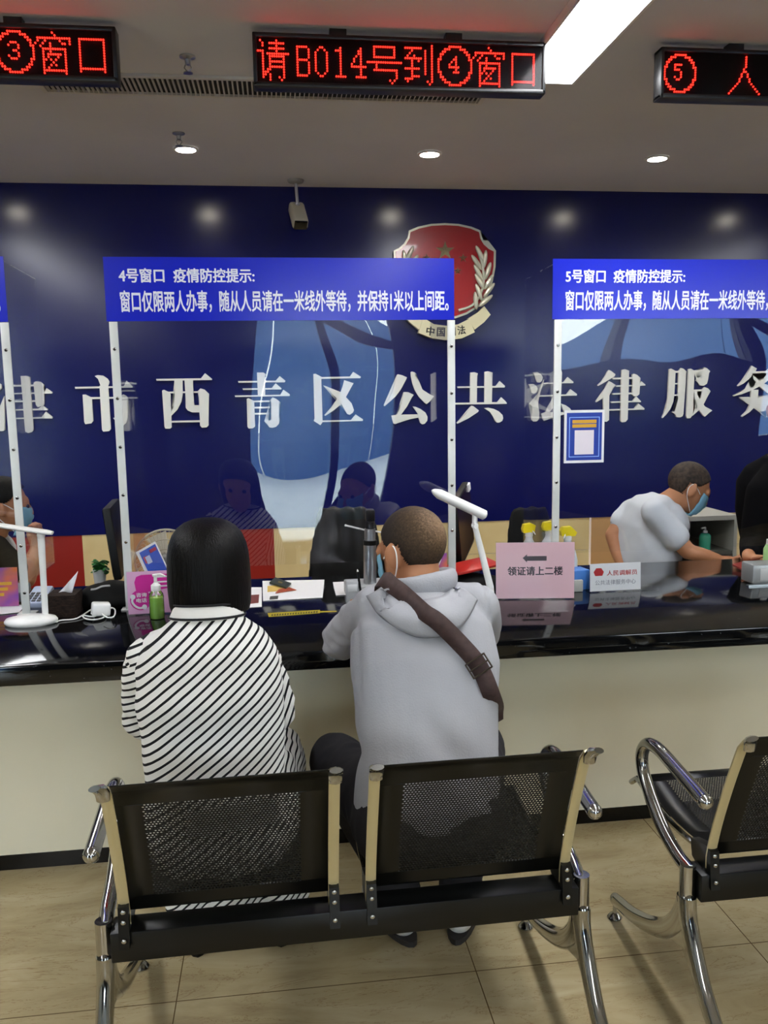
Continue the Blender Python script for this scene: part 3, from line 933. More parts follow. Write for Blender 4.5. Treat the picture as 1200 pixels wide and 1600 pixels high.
def make_bench(loc, label):
    t = thing('waiting_bench', label, 'bench', (0, 0, 0), 'black perforated steel benches in the waiting area')
    BL = .30
    for s in (-1, 1):
        xa_, xb_ = (.052, .476) if s == 1 else (-.476, -.052)
        L = .36
        def bk(x, v):
            y, z = back_curve(v/L)
            return V((x, y, z))
        me = perf_panel(xa_, xb_, 0, L, bk, xa_+.05, xb_-.05, .035, .30)
        o = link('backrest', me, M_steelblk, t, 40)
        so = o.modifiers.new('sheet', 'SOLIDIFY')
        so.thickness = .0016
        L2 = .41
        def st(x, v):
            y, z = seat_curve(v/L2)
            return V((x, y, z))
        me = perf_panel(xa_, xb_, 0, L2, st, xa_+.06, xb_-.06, .07, .34)
        o = link('seat', me, M_steelblk, t, 40)
        so = o.modifiers.new('sheet', 'SOLIDIFY')
        so.thickness = .0016
    M_strip = mat('strip_painted_reflection', '#d2c69c', .3, metal=.45)  # cream of the chrome strips is a bright reflection put into the colour
    for x in (-.487, -.041, .041, .487):
        pts = [V((x, back_curve(v/12)[0]-.005, back_curve(v/12)[1])) for v in range(-1, 13)]
        MB().tube(pts, [(.0125, .005)]*len(pts), 8, flat=(1, 0, 0)).build('back_support', M_strip, t)
        e_ = 1 if x > 0 else -1
        outer = abs(x) > .3
        c0 = pts[-1]
        cap = MB().tube([c0+V((0, 0, -.025)), c0+V((0, -.004, -.008)), c0+V((.004*e_*outer, -.014, .006)), c0+V((.010*e_*outer, -.026, .012))], [(.013, .007), (.0145, .008), (.016, .0085), (.0135, .006)], 10, flat=(1, 0, 0))
        cap.build('end_cap', M_chrome, t)
        sp = [V((x, seat_curve(v/10)[0], seat_curve(v/10)[1]-.006)) for v in range(0, 11)]
        MB().tube(sp, [(.008, .008)]*len(sp), 8, flat=(1, 0, 0)).build('seat_rail', M_chrome, t)
        br_ = MB().prism([(x-.011, -.045, .365), (x-.011, .05, .40), (x-.011, .06, .44), (x-.011, -.012, .462), (x-.011, -.034, .455)], (.022, 0, 0))
        bo = br_.build('bracket', M_steelblk, t)
        for zz, yy in ((.445, -.036), (.424, -.040), (.385, -.0455)):
            MB().sph((x, yy, zz), (.0055, .004, .0055), None, 10, 8).build('bolt', M_chrome, bo)
    MB().box2((-.517, -.035, .330), (.517, .03, .398), .003).build('beam', M_steelblk, t)
    for s in (-1, 1):
        x = .535*s
        arm = bez([(x-.005*s, -.005, .395), (x, .05, .405), (x, .14, .435), (x, .235, .505), (x, .262, .56), (x, .235, .605), (x, .17, .622), (x, .05, .612), (x, -.07, .60)], 6)
        rs = [.0168]*len(arm)
        a = MB().tube(arm, rs, 14)
        a.sph(arm[-1], .0176, None, 14, 10)
        a.build('armrest', M_chrome, t)
        tip = arm[-1]
        lg = MB()
        lg.tube(bez([(x, -.002, .41), (x, -.002, .37), (x, -.002, .328)], 4), [(.0185, .0185)]*9, 14)
        rear = bez([(x, -.002, .33), (x, -.018, .27), (x, -.085, .17), (x, -.18, .085), (x, -.255, .045)], 6)
        n_ = len(rear)
        lg.tube(rear, [(.0205-.005*i/n_, .030-.010*i/n_) for i in range(n_)], 14, flat=(1, 0, 0))
        fr_ = bez([(x, .0, .31), (x, .04, .235), (x, .12, .165), (x, .26, .10), (x, .40, .062)], 6)
        lg.tube(fr_, [(.0195-.005*i/n_, .032-.013*i/n_) for i in range(n_)], 14, flat=(1, 0, 0))
        lg.sph((x, .408, .06), (.016, .02, .018)).sph((x, -.262, .044), (.014, .018, .016))
        lg.prism([(x-.007, -.018, .28), (x-.007, -.11, .13), (x-.007, .0, .195), (x-.007, .13, .155), (x-.007, .03, .27)], (.012, 0, 0))
        lo = lg.build('leg', M_chrome, t)
        for yy in (.412, -.266):
            MB().lathe([(.0, 0), (.019, 0), (.021, .004), (.013, .014), (.006, .017), (.006, .05)], (x, yy, 0)).build('foot_glide', M_chrome, lo)
        MB().cyl((x-.02*s, -.002, .363), (.515*s, -.002, .363), .02).build('beam_joint', M_steelblk, t)
    t.location = loc
    return t
bench = make_bench((.131, 1.745, 0), 'black perforated steel bench with the two visitors sitting on it')
bench.rotation_euler = (0, 0, math.radians(.8))
b2 = copy_tree(bench)
b2.location = (1.462, 1.755, 0)
b2.rotation_euler = (0, 0, 0)
b2['label'] = 'empty black perforated steel bench cut off by the right edge'
bpy.context.view_layer.update()
# slip of paper behind the left backrest
c_ = at(365, 1276, 1.715)
p1, p2 = at(294, 1305, 1.712), at(432, 1245, 1.680)
y0_, z0_ = p1.y, p1.z
pp = [V((p1.x, back_curve(max(0, (p1.z-.435)/.345))[0]+1.757, p1.z)), V((p2.x, back_curve((p1.z-.435)/.345)[0]+1.757, p1.z+.02)), V((p2.x, back_curve((p2.z-.435)/.345)[0]+1.757, p2.z+.01)), V((p1.x, back_curve((p2.z-.435)/.345)[0]+1.757, p2.z-.01))]
single(MB().prism(pp, (0, .0008, 0)), 'paper_slip', M_paper, 'white slip of paper seen through the perforated left backrest', 'paper', smooth=0)

# ================================================================== PEOPLE
def ring_loft(mb, rings, n=28):
    vs = []
    for c, a, b_, ra, rb in rings:
        for i in range(n):
            t_ = 2*math.pi*i/n
            ct, st = math.cos(t_), math.sin(t_)
            ex = .86
            cc = math.copysign(abs(ct)**ex, ct)
            ss = math.copysign(abs(st)**ex, st)
            vs.append(c + a*(ra*cc) + b_*(rb*ss))
    fs = []
    for k in range(len(rings)-1):
        for i in range(n):
            fs.append((k*n+i, k*n+(i+1) % n, (k+1)*n+(i+1) % n, (k+1)*n+i))
    fs += [tuple(range(n-1, -1, -1)), tuple(range((len(rings)-1)*n, len(rings)*n))]
    mb._add(vs, fs)
def limb(mb, p0, p1, r0, r1, mid=None):
    p0, p1 = V(p0), V(p1)
    n = 7
    pts = [p0.lerp(p1, i/n) for i in range(n+1)]
    rs = []
    for i in range(n+1):
        t_ = i/n
        r = r0+(r1-r0)*t_
        if mid:
            r += mid*math.sin(math.pi*t_)
        rs.append(r)
    mb.tube(pts, rs, 16)
    mb.sph(p0, r0*.99, None, 16, 10)
    mb.sph(p1, r1*.99, None, 16, 10)
def remesh(mb, voxel, it=3, fn=None):
    me = bpy.data.meshes.new('r')
    bmesh.ops.recalc_face_normals(mb.bm, faces=mb.bm.faces)
    mb.bm.to_mesh(me)
    mb.bm.free()
    ob = bpy.data.objects.new('r', me)
    COL.objects.link(ob)
    md = ob.modifiers.new('v', 'REMESH')
    md.mode = 'VOXEL'
    md.voxel_size = voxel
    dg = bpy.context.evaluated_depsgraph_get()
    out = bpy.data.meshes.new_from_object(ob.evaluated_get(dg))
    bpy.data.objects.remove(ob)
    bpy.data.meshes.remove(me)
    bm = bmesh.new()
    bm.from_mesh(out)
    for _ in range(it):
        bmesh.ops.smooth_vert(bm, verts=bm.verts, factor=.5, use_axis_x=True, use_axis_y=True, use_axis_z=True)
    bm.normal_update()
    if fn:
        new = [(v, v.co + v.normal*fn(v.co, v.normal)) for v in bm.verts]
        for v, c in new:
            v.co = c
    bm.to_mesh(out)
    bm.free()
    return out
def nz3(p, s, stretch=(1, 1, 1)):
    return noise.noise(V((p.x*stretch[0], p.y*stretch[1], p.z*stretch[2]))*s)

M_skin = noise_col(mat('skin', '#b57f5e', .5, spec=.35), '#ad7552', '#bb8462', 14, 3)
def head_matrix(c, yaw, pitch, roll=0):
    # local: +y = face, +x = the person's right, +z = up; yaw 0 looks along +Y of the room
    return Matrix.Translation(c) @ Matrix.Rotation(yaw, 4, 'Z') @ Matrix.Rotation(-pitch, 4, 'X') @ Matrix.Rotation(roll, 4, 'Y')
def head_into(mb, Mh, s=1.0):
    def S(c, r, rot=(0, 0, 0)):
        bm2 = bmesh.new()
        bmesh.ops.create_uvsphere(bm2, u_segments=24, v_segments=16, radius=1)
        bmesh.ops.transform(bm2, matrix=Mh @ Matrix.Scale(s, 4) @ Matrix.Translation(c) @ Euler(rot).to_matrix().to_4x4() @ Matrix.Diagonal((*r, 1)), verts=bm2.verts)
        mb._merge(bm2)
    S((0, -.012, .028), (.0755, .096, .088))
    S((0, .022, -.035), (.063, .070, .078))
    S((0, .052, -.075), (.040, .038, .035))
    S((0, .078, .018), (.055, .02, .03))
    S((0, .098, -.015), (.011, .02, .026), (.35, 0, 0))
    S((0, .108, -.028), (.015, .014, .010))
    S((0, .092, -.058), (.024, .010, .006))
    S((0, .091, -.068), (.021, .010, .006))
    for k in (-1, 1):
        S((.079*k, -.008, -.010), (.010, .022, .036), (0, .14*k, -.55*k))
        S((.072*k, .004, -.02), (.012, .012, .016))
        S((.034*k, .086, .004), (.016, .008, .010))
    return mb
def eyes(Mh, parent, s=1.0):
    for k in (-1, 1):
        mb = MB().sph(Mh @ V((.032*k*s, .0895*s, .006*s)), .0105*s, None, 12, 8)
        mb.build('eye', mat('eye_dark', '#1d1512', .15), parent)
def hand_into(mb, wrist, direction, palm_n, s=1.0, curl=.5, side=1):
    d = V(direction).normalized()
    n_ = V(palm_n)
    n_ = (n_ - d*n_.dot(d)).normalized()
    l = d.cross(n_)*side
    w_ = V(wrist)
    Rm = Matrix((l, d, n_)).transposed().to_4x4()
    mb.sph(w_ + d*.05*s, (.040*s, .052*s, .015*s), Rm, 16, 10)
    mb.sph(w_ + d*.015*s, (.027*s, .035*s, .018*s), Rm, 16, 10)
    for k, (off, L) in enumerate(((-.030, .066), (-.0105, .076), (.0095, .072), (.029, .056))):
        p = w_ + d*.088*s + l*off*s
        dd = d.copy()
        for seg in range(3):
            ax = Matrix.Rotation(curl*(.55 + .25*seg), 3, l)
            cand = ax @ dd
            if cand.dot(n_) > dd.dot(n_):
                cand = Matrix.Rotation(-curl*(.55 + .25*seg), 3, l) @ dd
            dd = cand.normalized()
            q_ = p + dd*(L*(.45, .32, .26)[seg])*s
            limb(mb, p, q_, .0088*s*(1-.08*seg), .0080*s*(1-.08*seg))
            p = q_
    p = w_ + d*.03*s - l*.030*s
    d1 = (d*.6 - l*.7 - n_*.3).normalized()
    q_ = p + d1*.04*s
    limb(mb, p, q_, .0115*s, .0095*s)
    limb(mb, q_, q_ + (d*.9 - l*.15 - n_*.3).normalized()*.032*s, .0095*s, .0078*s)
def torso_into(mb, hip, chest, neck, ax_hip, ax_sh, wd, infl=0, low=0):
    """pelvis to neck; wd = (hip, waist, chest, shoulder) half widths and the depths"""
    hip, chest, neck = V(hip), V(chest), V(neck)
    keys = bez([hip, hip.lerp(chest, .5) + V((0, -.01, 0)), chest, neck], 6)
    n_ = len(keys)-1
    prof = [(0, .92), (.12, 1.0), (.35, .93), (.55, .97), (.72, 1.04), (.84, 1.0), (.91, .80), (.96, .52), (1, .36)]
    rings = []
    for t_, f_ in prof:
        i = min(n_-1, int(t_*n_))
        c = keys[i].lerp(keys[i+1], t_*n_-i)
        d = (keys[min(i+1, n_)]-keys[max(i-1, 0)]).normalized()
        a = V(ax_hip).lerp(V(ax_sh), t_).normalized()
        a = (a - d*a.dot(d)).normalized()
        b_ = d.cross(a)
        hw = (wd[0]+(wd[1]-wd[0])*min(1, t_/.85))*f_ + infl
        hd = (wd[2]+(wd[3]-wd[2])*min(1, t_/.8))*(f_ if t_ < .9 else max(f_, .58)) + infl
        rings.append((c, a, b_, hw, hd))
    ring_loft(mb, rings)
    return rings
def person_body(J, Mh, hs=1.0, voxel=.0065, wd=(.165, .165, .115, .105), arm=1.0, curl=.6):
    mb = MB()
    torso_into(mb, J['hip'], J['chest'], J['neck'], J['ax_hip'], J['ax_sh'], wd)
    head_into(mb, Mh, hs)
    limb(mb, J['neck'] - V((0, 0, .03)), Mh @ V((0, -.022*hs, -.045*hs)), .056, .052)
    for s in 'LR':
        sh, el, wr = J['sh'+s], J['el'+s], J['wr'+s]
        limb(mb, sh, el, .045*arm, .037*arm, .004)
        limb(mb, el, wr, .036*arm, .025*arm, .004)
        hand_into(mb, wr, J.get('hd'+s, wr-el), J.get('hn'+s, V((0, 0, -1))), .95*arm, curl, 1 if s == 'R' else -1)
        hj, kn, an = J['hj'+s], J['kn'+s], J['an'+s]
        limb(mb, hj, kn, .078, .054, .006)
        limb(mb, kn, an, .052, .034, .008)
        toe = J['toe'+s]
        limb(mb, an - V((0, 0, .045)), toe, .036, .028)
    return remesh(mb, voxel, 2)
def mask_on(Mh, parent, s=1.0, col='#7fb6cf'):
    mb = MB()
    rows = []
    n1, n2 = 12, 18
    bm = mb.bm
    for i in range(n1+1):
        row = []
        v = i/n1
        for k in range(n2+1):
            u = k/n2*2-1
            z = .0-.112*v + .008*abs(u)*(1-2*v)
            w_ = .067-.012*v
            x = w_*math.sin(u*1.35)/math.sin(1.35)
            dep = .118 - .022*abs(v-.38)*2 - (.012 if v > .85 else 0)
            y = .03 + (dep-.03)*math.cos(u*1.35)**.8
            if v < .25:
                y += .004*(1-abs(u))
            y += .0012*math.sin(v*math.pi*7)
            row.append(bm.verts.new(Mh @ (V((x, y, z))*s)))
        rows.append(row)
    for i in range(n1):
        for k in range(n2):
            bm.faces.new((rows[i][k], rows[i][k+1], rows[i+1][k+1], rows[i+1][k]))
    o = mb.build('face_mask', mat('mask_blue', col, .8), parent, 60)
    so = o.modifiers.new('cloth', 'SOLIDIFY')
    so.thickness = .002
    for k in (-1, 1):
        ear = V((.081*k, -.022, -.008))
        pth = [Mh @ (V(p)*s) for p in ((.066*k, .040, -.006), (.075*k, .008, .012), (.080*k, -.018, .018), (.083*k, -.030, -.004), (.079*k, -.018, -.040), (.066*k, .018, -.075), (.055*k, .046, -.100))]
        MB().tube(bez(pth, 5), .0019*s, 6).build('ear_loop', M_white, o)
def short_hair(Mh, parent, m, s=1.0, front=.062, low=-.055):
    bm = bmesh.new()
    bmesh.ops.create_icosphere(bm, subdivisions=5, radius=1)
    kill = []
    for v in bm.verts:
        c = V((v.co.x*.0785, v.co.y*.0995-.013, v.co.z*.0915+.028))
        v.co = c
    for f in bm.faces:
        c = f.calc_center_median()
        lim = low
        if c.y > -.03:
            lim = low + (c.y+.03)*.85
        if c.y > .015:
            lim = max(lim, .02 + (c.y-.015)*1.3)
        if abs(c.x) > .05 and -.035 < c.y < .02:
            lim = max(lim, .018)
        if c.z < lim + .004*noise.noise(c*90):
            kill.append(f)
    bmesh.ops.delete(bm, geom=kill, context='FACES')
    for v in bm.verts:
        v.co = Mh @ ((v.co*(1+.006*noise.noise(v.co*140)))*s)
    me = bpy.data.meshes.new('hair')
    bm.to_mesh(me)
    bm.free()
    o = link('hair', me, m, parent, 60)
    so = o.modifiers.new('thick', 'SOLIDIFY')
    so.thickness = .005
    return o
def shoes(J, parent, m, sole, pts=None):
    for s in 'LR':
        an, toe = J['an'+s], J['toe'+s]
        heel = V((an.x, an.y, 0)) - (V((toe.x, toe.y, 0))-V((an.x, an.y, 0))).normalized()*.045
        d = V((toe.x-an.x, toe.y-an.y, 0)).normalized()
        mb = MB()
        limb(mb, heel + V((0, 0, .048))+d*.02, an + d*.015 - V((0, 0, .0)), .042, .044)
        limb(mb, heel + d*.04 + V((0, 0, .045)), heel + d*.22 + V((0, 0, .034)), .042, .034)
        me = remesh(mb, .006, 2)
        o = link('shoe', me, m, parent, 60)
        z0 = min(v.co.z for v in me.vertices)
        side = V((-d.y, d.x, 0))
        outl_ = []
        for k in range(20):
            a = 2*math.pi*k/20
            outl_.append(heel + d*(.105+.145*math.cos(a)) + side*(.043*math.sin(a)) + V((0, 0, .001)))
        MB().prism(outl_, (0, 0, .016)).build('sole', sole, o)

# ---------------- woman in the striped dress
WJ = dict(hip=V((-.165, 1.90, .50)), chest=V((-.168, 1.865, .82)), neck=V((-.172, 1.905, 1.03)), ax_hip=V((1, 0, 0)), ax_sh=V((1, 0, 0)))
WJ['shL'] = at(236, 1035, 1.90); WJ['shR'] = at(398, 1031, 1.90)
WJ['elL'] = at(226, 1120, 1.95); WJ['elR'] = at(430, 1112, 1.95)
WJ['wrL'] = V((-.22, 2.18, .66)); WJ['wrR'] = V((-.09, 2.18, .66))
WJ['hjL'] = V((-.245, 1.92, .505)); WJ['hjR'] = V((-.085, 1.92, .505))
WJ['knL'] = V((-.30, 2.32, .50)); WJ['knR'] = V((-.035, 2.33, .505))
WJ['anL'] = V((-.27, 2.25, .095)); WJ['anR'] = V((-.03, 2.26, .095))
WJ['toeL'] = V((-.285, 2.40, .035)); WJ['toeR'] = V((-.02, 2.41, .035))
WJ['hdL'] = V((.5, .8, -.1)); WJ['hdR'] = V((-.5, .8, -.1))
WH = head_matrix(at(321, 893, 1.975), 0, .22)
wom = thing('person', 'woman with a black bob in a black-and-white striped dress, seen from behind', 'person', (WJ['hip'].x, WJ['hip'].y, 0))
me = person_body(WJ, WH, .95, wd=(.150, .140, .105, .095), arm=.92)
body = link('body', me, M_skin, wom, 60)
eyes(WH, wom, .95)
ST = stripe_mat('dress_stripe', (-math.sin(.70), 0, math.cos(.70)), .0170, .31, '#e6e5e1', '#121217', .004)
STR = stripe_mat('sleeve_stripe_steep', (-math.sin(1.25), .15, math.cos(1.25)), .0140, .33, '#e6e5e1', '#121217', .007)
STL = stripe_mat('sleeve_stripe_flat', (-.35, .1, .94), .0170, .32, '#e6e5e1', '#121217', .004)
mb = MB()
torso_into(mb, WJ['hip'] - V((0, 0, .03)), WJ['chest'], WJ['neck'] + V((0, 0, .005)), (1, 0, 0), (1, 0, 0), (.170, .150, .128, .112), .006)
for s in 'LR':
    limb(mb, WJ['sh'+s], WJ['sh'+s].lerp(WJ['el'+s], .2), .058, .054)
    limb(mb, WJ['neck'] + V((0, .005, -.062)), WJ['sh'+s].lerp(WJ['neck'], .12) + V((0, 0, .004)), .062, .056)
    limb(mb, WJ['hj'+s] + V((0, 0, .005)), WJ['kn'+s] + V((0, 0, .0)), .104, .080)
limb(mb, WJ['knL'], V((-.28, 2.27, .13)), .080, .085)
limb(mb, WJ['knR'], V((-.03, 2.27, .13)), .080, .085)
limb(mb, V((-.165, 2.30, .45)), V((-.16, 2.27, .12)), .085, .10)
limb(mb, V((-.165, 1.95, .49)), V((-.165, 2.30, .48)), .09, .08)
def wrk(p, n):
    low = max(0, min(1, (.70-p.z)/.2))
    side = max(0, min(1, (p.x+.08)/.1))*max(0, min(1, (.9-p.z)/.2))
    return .004*nz3(p, 9, (1, 1, 1.6)) + (.009*low+.010*side)*nz3(p, 16, (1.6, 1, .7))
me = remesh(mb, .007, 4, wrk)
dress = link('dress', me, ST, wom, 60)
for s, m_ in (('L', STL), ('R', STR)):
    mb = MB()
    limb(mb, WJ['sh'+s].lerp(WJ['neck'], .30) - V((0, 0, .035)), WJ['sh'+s], .050, .060)
    limb(mb, WJ['sh'+s] + V((0, 0, -.004)), WJ['el'+s], .060, .051, .003)
    limb(mb, WJ['el'+s], WJ['wr'+s], .052, .040)
    me = remesh(mb, .007, 3, lambda p, n: .005*nz3(p, 14, (1, 1, 2.2)) + .003*nz3(p, 30, (1, 1, 2)))
    link('sleeve', me, m_, wom, 60)
# collar
mb = MB()
n_ = 40
cc = V((-.172, 1.91, 1.040))
for r0, r1, zz0, zz1 in ((.082, .066, -.018, .012),):
    vs = []
    for i in range(n_):
        a = 2*math.pi*i/n_
        for rr, zz in ((r0+.002, zz0), (r1+.004, zz1), (r1-.001, zz1), (r0-.004, zz0)):
            dz = .012*math.sin(-a)
            vs.append(cc + V((math.cos(a)*rr*1.02, math.sin(a)*rr, zz+dz)))
    fs = []
    for i in range(n_):
        j = (i+1) % n_
        for k in range(4):
            fs.append((i*4+k, j*4+k, j*4+(k+1) % 4, i*4+(k+1) % 4))
    mb._add(vs, fs)
col_ = mb.build('collar', mat('dress_white', '#e2e0dc', .85), wom)
for rr, zz in ((.0715, .013), (.0845, -.014)):
    MB().tube([cc + V((math.cos(2*math.pi*i/n_)*rr*1.02, math.sin(2*math.pi*i/n_)*rr, zz+.012*math.sin(-2*math.pi*i/n_))) for i in range(n_+1)], .0028, 6, cap=False).build('collar_edge', mat('dress_black', '#121217', .85), col_)
# bob
M_hairb = mat('black_hair', '#040303', .45, spec=.16)
ns, ls, b = nodes(M_hairb)
tc = N(M_hairb, 'ShaderNodeTexCoord')
mp = N(M_hairb, 'ShaderNodeMapping')
mp.inputs['Scale'].default_value = (1, 1, .06)
nz = N(M_hairb, 'ShaderNodeTexNoise', Scale=260.0, Detail=2.0)
bp = N(M_hairb, 'ShaderNodeBump', Strength=.55, Distance=.004)
ls.new(tc.outputs['Object'], mp.inputs[0])
ls.new(mp.outputs[0], nz.inputs['Vector'])
ls.new(nz.outputs['Fac'], bp.inputs['Height'])
ls.new(bp.outputs[0], b.inputs['Normal'])
mb = MB()
bm = mb.bm
hc = WH.translation
ztop = at(320, 811, 1.95).z
zbot = at(320, 958, 1.86).z
prof = [(0, .05), (.006, .20), (.022, .38), (.055, .56), (.11, .72), (.19, .85), (.30, .94), (.42, .985), (.56, 1.0), (.70, 1.01), (.82, 1.01), (.92, .99), (1.0, .95)]
n_ = 120
rows = []
for t_, f_ in prof:
    z = ztop + (zbot-ztop)*t_
    cx = -.1695 + .003*t_
    cy_ = 1.965 - .012*t_
    row = []
    for i in range(n_):
        a = 2*math.pi*i/n_
        strand = 1 + .010*noise.noise(V((math.cos(a)*9, math.sin(a)*9, t_*.8))) + .005*noise.noise(V((math.cos(a)*40, math.sin(a)*40, t_)))
        rx, ry = .094*f_*strand, .112*f_*strand
        yy = math.sin(a)*ry
        zz = z
        if t_ > .9:
            zz += .014*abs(math.cos(a))**3*-1 + .004*noise.noise(V((math.cos(a)*30, math.sin(a)*30, 0)))
        if math.sin(a) > .45 and t_ > .45:   # open at the face
            yy = min(yy, .05)
        row.append(bm.verts.new((cx+math.cos(a)*rx, cy_+yy, zz)))
    rows.append(row)
for k in range(len(rows)-1):
    for i in range(n_):
        bm.faces.new((rows[k][i], rows[k][(i+1) % n_], rows[k+1][(i+1) % n_], rows[k+1][i]))
bm.faces.new(rows[0])
bm.faces.new(list(reversed(rows[-1])))
hair = mb.build('hair', M_hairb, wom, 70)
shoes(WJ, wom, mat('shoe_dark', '#2a2526', .5), M_black)

# ---------------- man in the grey hoodie
MJ = dict(hip=V((.335, 1.90, .50)), chest=V((.352, 2.02, .80)), neck=V((.352, 2.13, 1.00)), ax_hip=V((1, 0, 0)), ax_sh=V((1, .04, 0)))
MJ['shL'] = at(592, 950, 2.12); MJ['shR'] = at(742, 948, 2.12)
MJ['elL'] = at(534, 1000, 2.40); MJ['elR'] = at(750, 988, 2.43)
MJ['wrL'] = V((.24, 2.68, .81)); MJ['wrR'] = V((.46, 2.68, .81))
MJ['hdL'] = V((.5, .8, -.05)); MJ['hdR'] = V((-.5, .8, -.05))
MJ['hjL'] = V((.245, 1.93, .50)); MJ['hjR'] = V((.43, 1.93, .50))
MJ['knL'] = V((.138, 2.33, .465)); MJ['knR'] = V((.56, 2.33, .48))
MJ['anL'] = V((.30, 2.20, .10)); MJ['anR'] = V((.475, 2.19, .10))
MJ['toeL'] = V((.25, 2.34, .035)); MJ['toeR'] = V((.53, 2.33, .035))
HC = at(643, 862, 2.19)
MH = head_matrix(HC, .62, .30, .06)
man = thing('person', 'man with thinning cropped hair in a grey hooded jacket, leaning on the counter', 'person', (MJ['hip'].x, MJ['hip'].y, 0))
body = link('body', person_body(MJ, MH, 1.0), M_skin, man, 60)
eyes(MH, man)
M_grey = noise_col(mat('grey_jersey', '#a6a7ac', .85, spec=.2), '#a1a2a8', '#adaeb3', 3, 4, bump=.12, bscale=220)
mb = MB()
torso_into(mb, MJ['hip'] - V((0, 0, .02)), MJ['chest'], MJ['neck'], (1, 0, 0), (1, .04, 0), (.172, .176, .132, .118), .008)
for s in 'LR':
    limb(mb, MJ['sh'+s], MJ['el'+s], .066, .062, .004)
    limb(mb, MJ['el'+s], MJ['wr'+s], .060, .042)
    limb(mb, MJ['neck'].lerp(MJ['sh'+s], .25) - V((0, 0, .02)), MJ['sh'+s], .062, .062)
def hwr(p, n):
    diag = p.x*.75 + p.z*.62
    low = max(0, min(1, (.86-p.z)/.25))
    arm_ = 1 if p.y > 2.2 and p.x < .22 else 0
    f = .005*nz3(p, 7) + .0065*low*math.sin(diag*42 + 5*nz3(p, 4)) * max(0, .6+nz3(p, 5))
    f += arm_*.011*nz3(p, 24, (1, .5, 1.5))
    f -= .004*math.exp(-((p.x-.180-.03*(p.z-.85))/.006)**2) if p.z > .78 else 0
    f -= .004*math.exp(-((p.x-.525)/.006)**2) if p.z > .78 else 0
    return f
jacket = link('hooded_jacket', remesh(mb, .007, 3, hwr), M_grey, man, 60)
# hood lying on the back
dg = bpy.context.evaluated_depsgraph_get()
def bvh_of(objs):
    vs, fs = [], []
    for o in objs:
        off = len(vs)
        loc = V((0, 0, 0))
        r_ = o
        while r_ is not None:
            loc += r_.location
            r_ = r_.parent
        vs += [v.co + loc for v in o.data.vertices]
        fs += [[off+i for i in p.vertices] for p in o.data.polygons]
    return BVHTree.FromPolygons(vs, fs)
bv = bvh_of([jacket])
def onback(px, py, yg=2.0, push=0.0, tree=None):
    """the point of a surface that lies straight ahead (along +Y) of a rough guess"""
    g = at(px, py, yg)
    h = (tree or bv).ray_cast(V((g.x, 1.0, g.z)), V((0, 1, 0)))
    if h[0] is None:
        return g
    p = h[0]
    for _ in range(6):          # settle on the depth the photograph's direction meets
        g = at(px, py, p.y)
        h = (tree or bv).ray_cast(V((g.x, 1.0, g.z)), V((0, 1, 0)))
        if h[0] is None:
            return g
        p = h[0]
    return p + h[1]*push
mb = MB()
bm = mb.bm
edge = [(574, 932), (588, 953), (612, 975), (640, 990), (662, 995), (690, 992), (712, 983), (728, 965), (742, 938)]
inner = [(610, 918), (622, 926), (634, 933), (646, 938), (660, 940), (675, 938), (690, 933), (702, 926), (712, 918)]
E_, I_ = bez([(a, c, 0) for a, c in edge], 5), bez([(a, c, 0) for a, c in inner], 5)
rows = []
nv_ = 10
for i in range(len(E_)):
    row = []
    for k in range(nv_+1):
        f_ = k/nv_
        px, py = E_[i].x+(I_[i].x-E_[i].x)*f_, E_[i].y+(I_[i].y-E_[i].y)*f_
        puff = .004 + .026*max(0, math.sin(math.pi*min(1, f_*.9+.06)))**.8
        puff += .004*math.sin(i*.55)*f_
        p = onback(px, py, 2.05)
        row.append(bm.verts.new(p + V((0, -puff, puff*.35))))
    rows.append(row)
for i in range(len(rows)-1):
    for k in range(nv_):
        bm.faces.new((rows[i][k], rows[i+1][k], rows[i+1][k+1], rows[i][k+1]))
hood = mb.build('hood', M_grey, man, 80)
so = hood.modifiers.new('cloth', 'SOLIDIFY')
so.thickness = .006
so.offset = -1
# stand-up part of the hood round the neck
mb = MB()
ncx = MJ['neck'] + V((.010, .012, .020))
ringp = []
for i in range(41):
    a = 2*math.pi*i/40
    ringp.append(ncx + V((math.cos(a)*.078, math.sin(a)*.074, .012*math.cos(a) - .012*math.sin(a))))
mb.tube(ringp, [(.020, .034)]*41, 12, cap=False, flat=(1, 0, 0))
link('hood_collar', remesh(mb, .006, 3, lambda p, n: .003*nz3(p, 18)), M_grey, man, 60)
seam = mat('jersey_seam', '#77787e', .9)
sp_ = [onback(a, c, 2.05) + V((0, -.006, 0)) for a, c in edge]
MB().tube(bez(sp_, 5), .0022, 6).build('hood_seam', seam, hood)
# trousers
M_trs = noise_col(mat('dark_trousers', '#2e2d30', .9, spec=.1), '#29282b', '#343336', 8, 3)
mb = MB()
limb(mb, MJ['hip'] + V((-.07, .0, .0)), MJ['hip'] + V((.07, .0, .0)), .125, .125)
for s in 'LR':
    limb(mb, MJ['hj'+s], MJ['kn'+s], .098, .082)
    limb(mb, MJ['kn'+s], MJ['an'+s] + V((0, 0, .03)), .078, .062)
link('trousers', remesh(mb, .008, 4, lambda p, n: .006*nz3(p, 13, (1.5, 1, 1)) + .003*nz3(p, 30)), M_trs, man, 60)
shoes(MJ, man, mat('shoe_white', '#d8d6d0', .5), mat('shoe_sole', '#2b2724', .7))
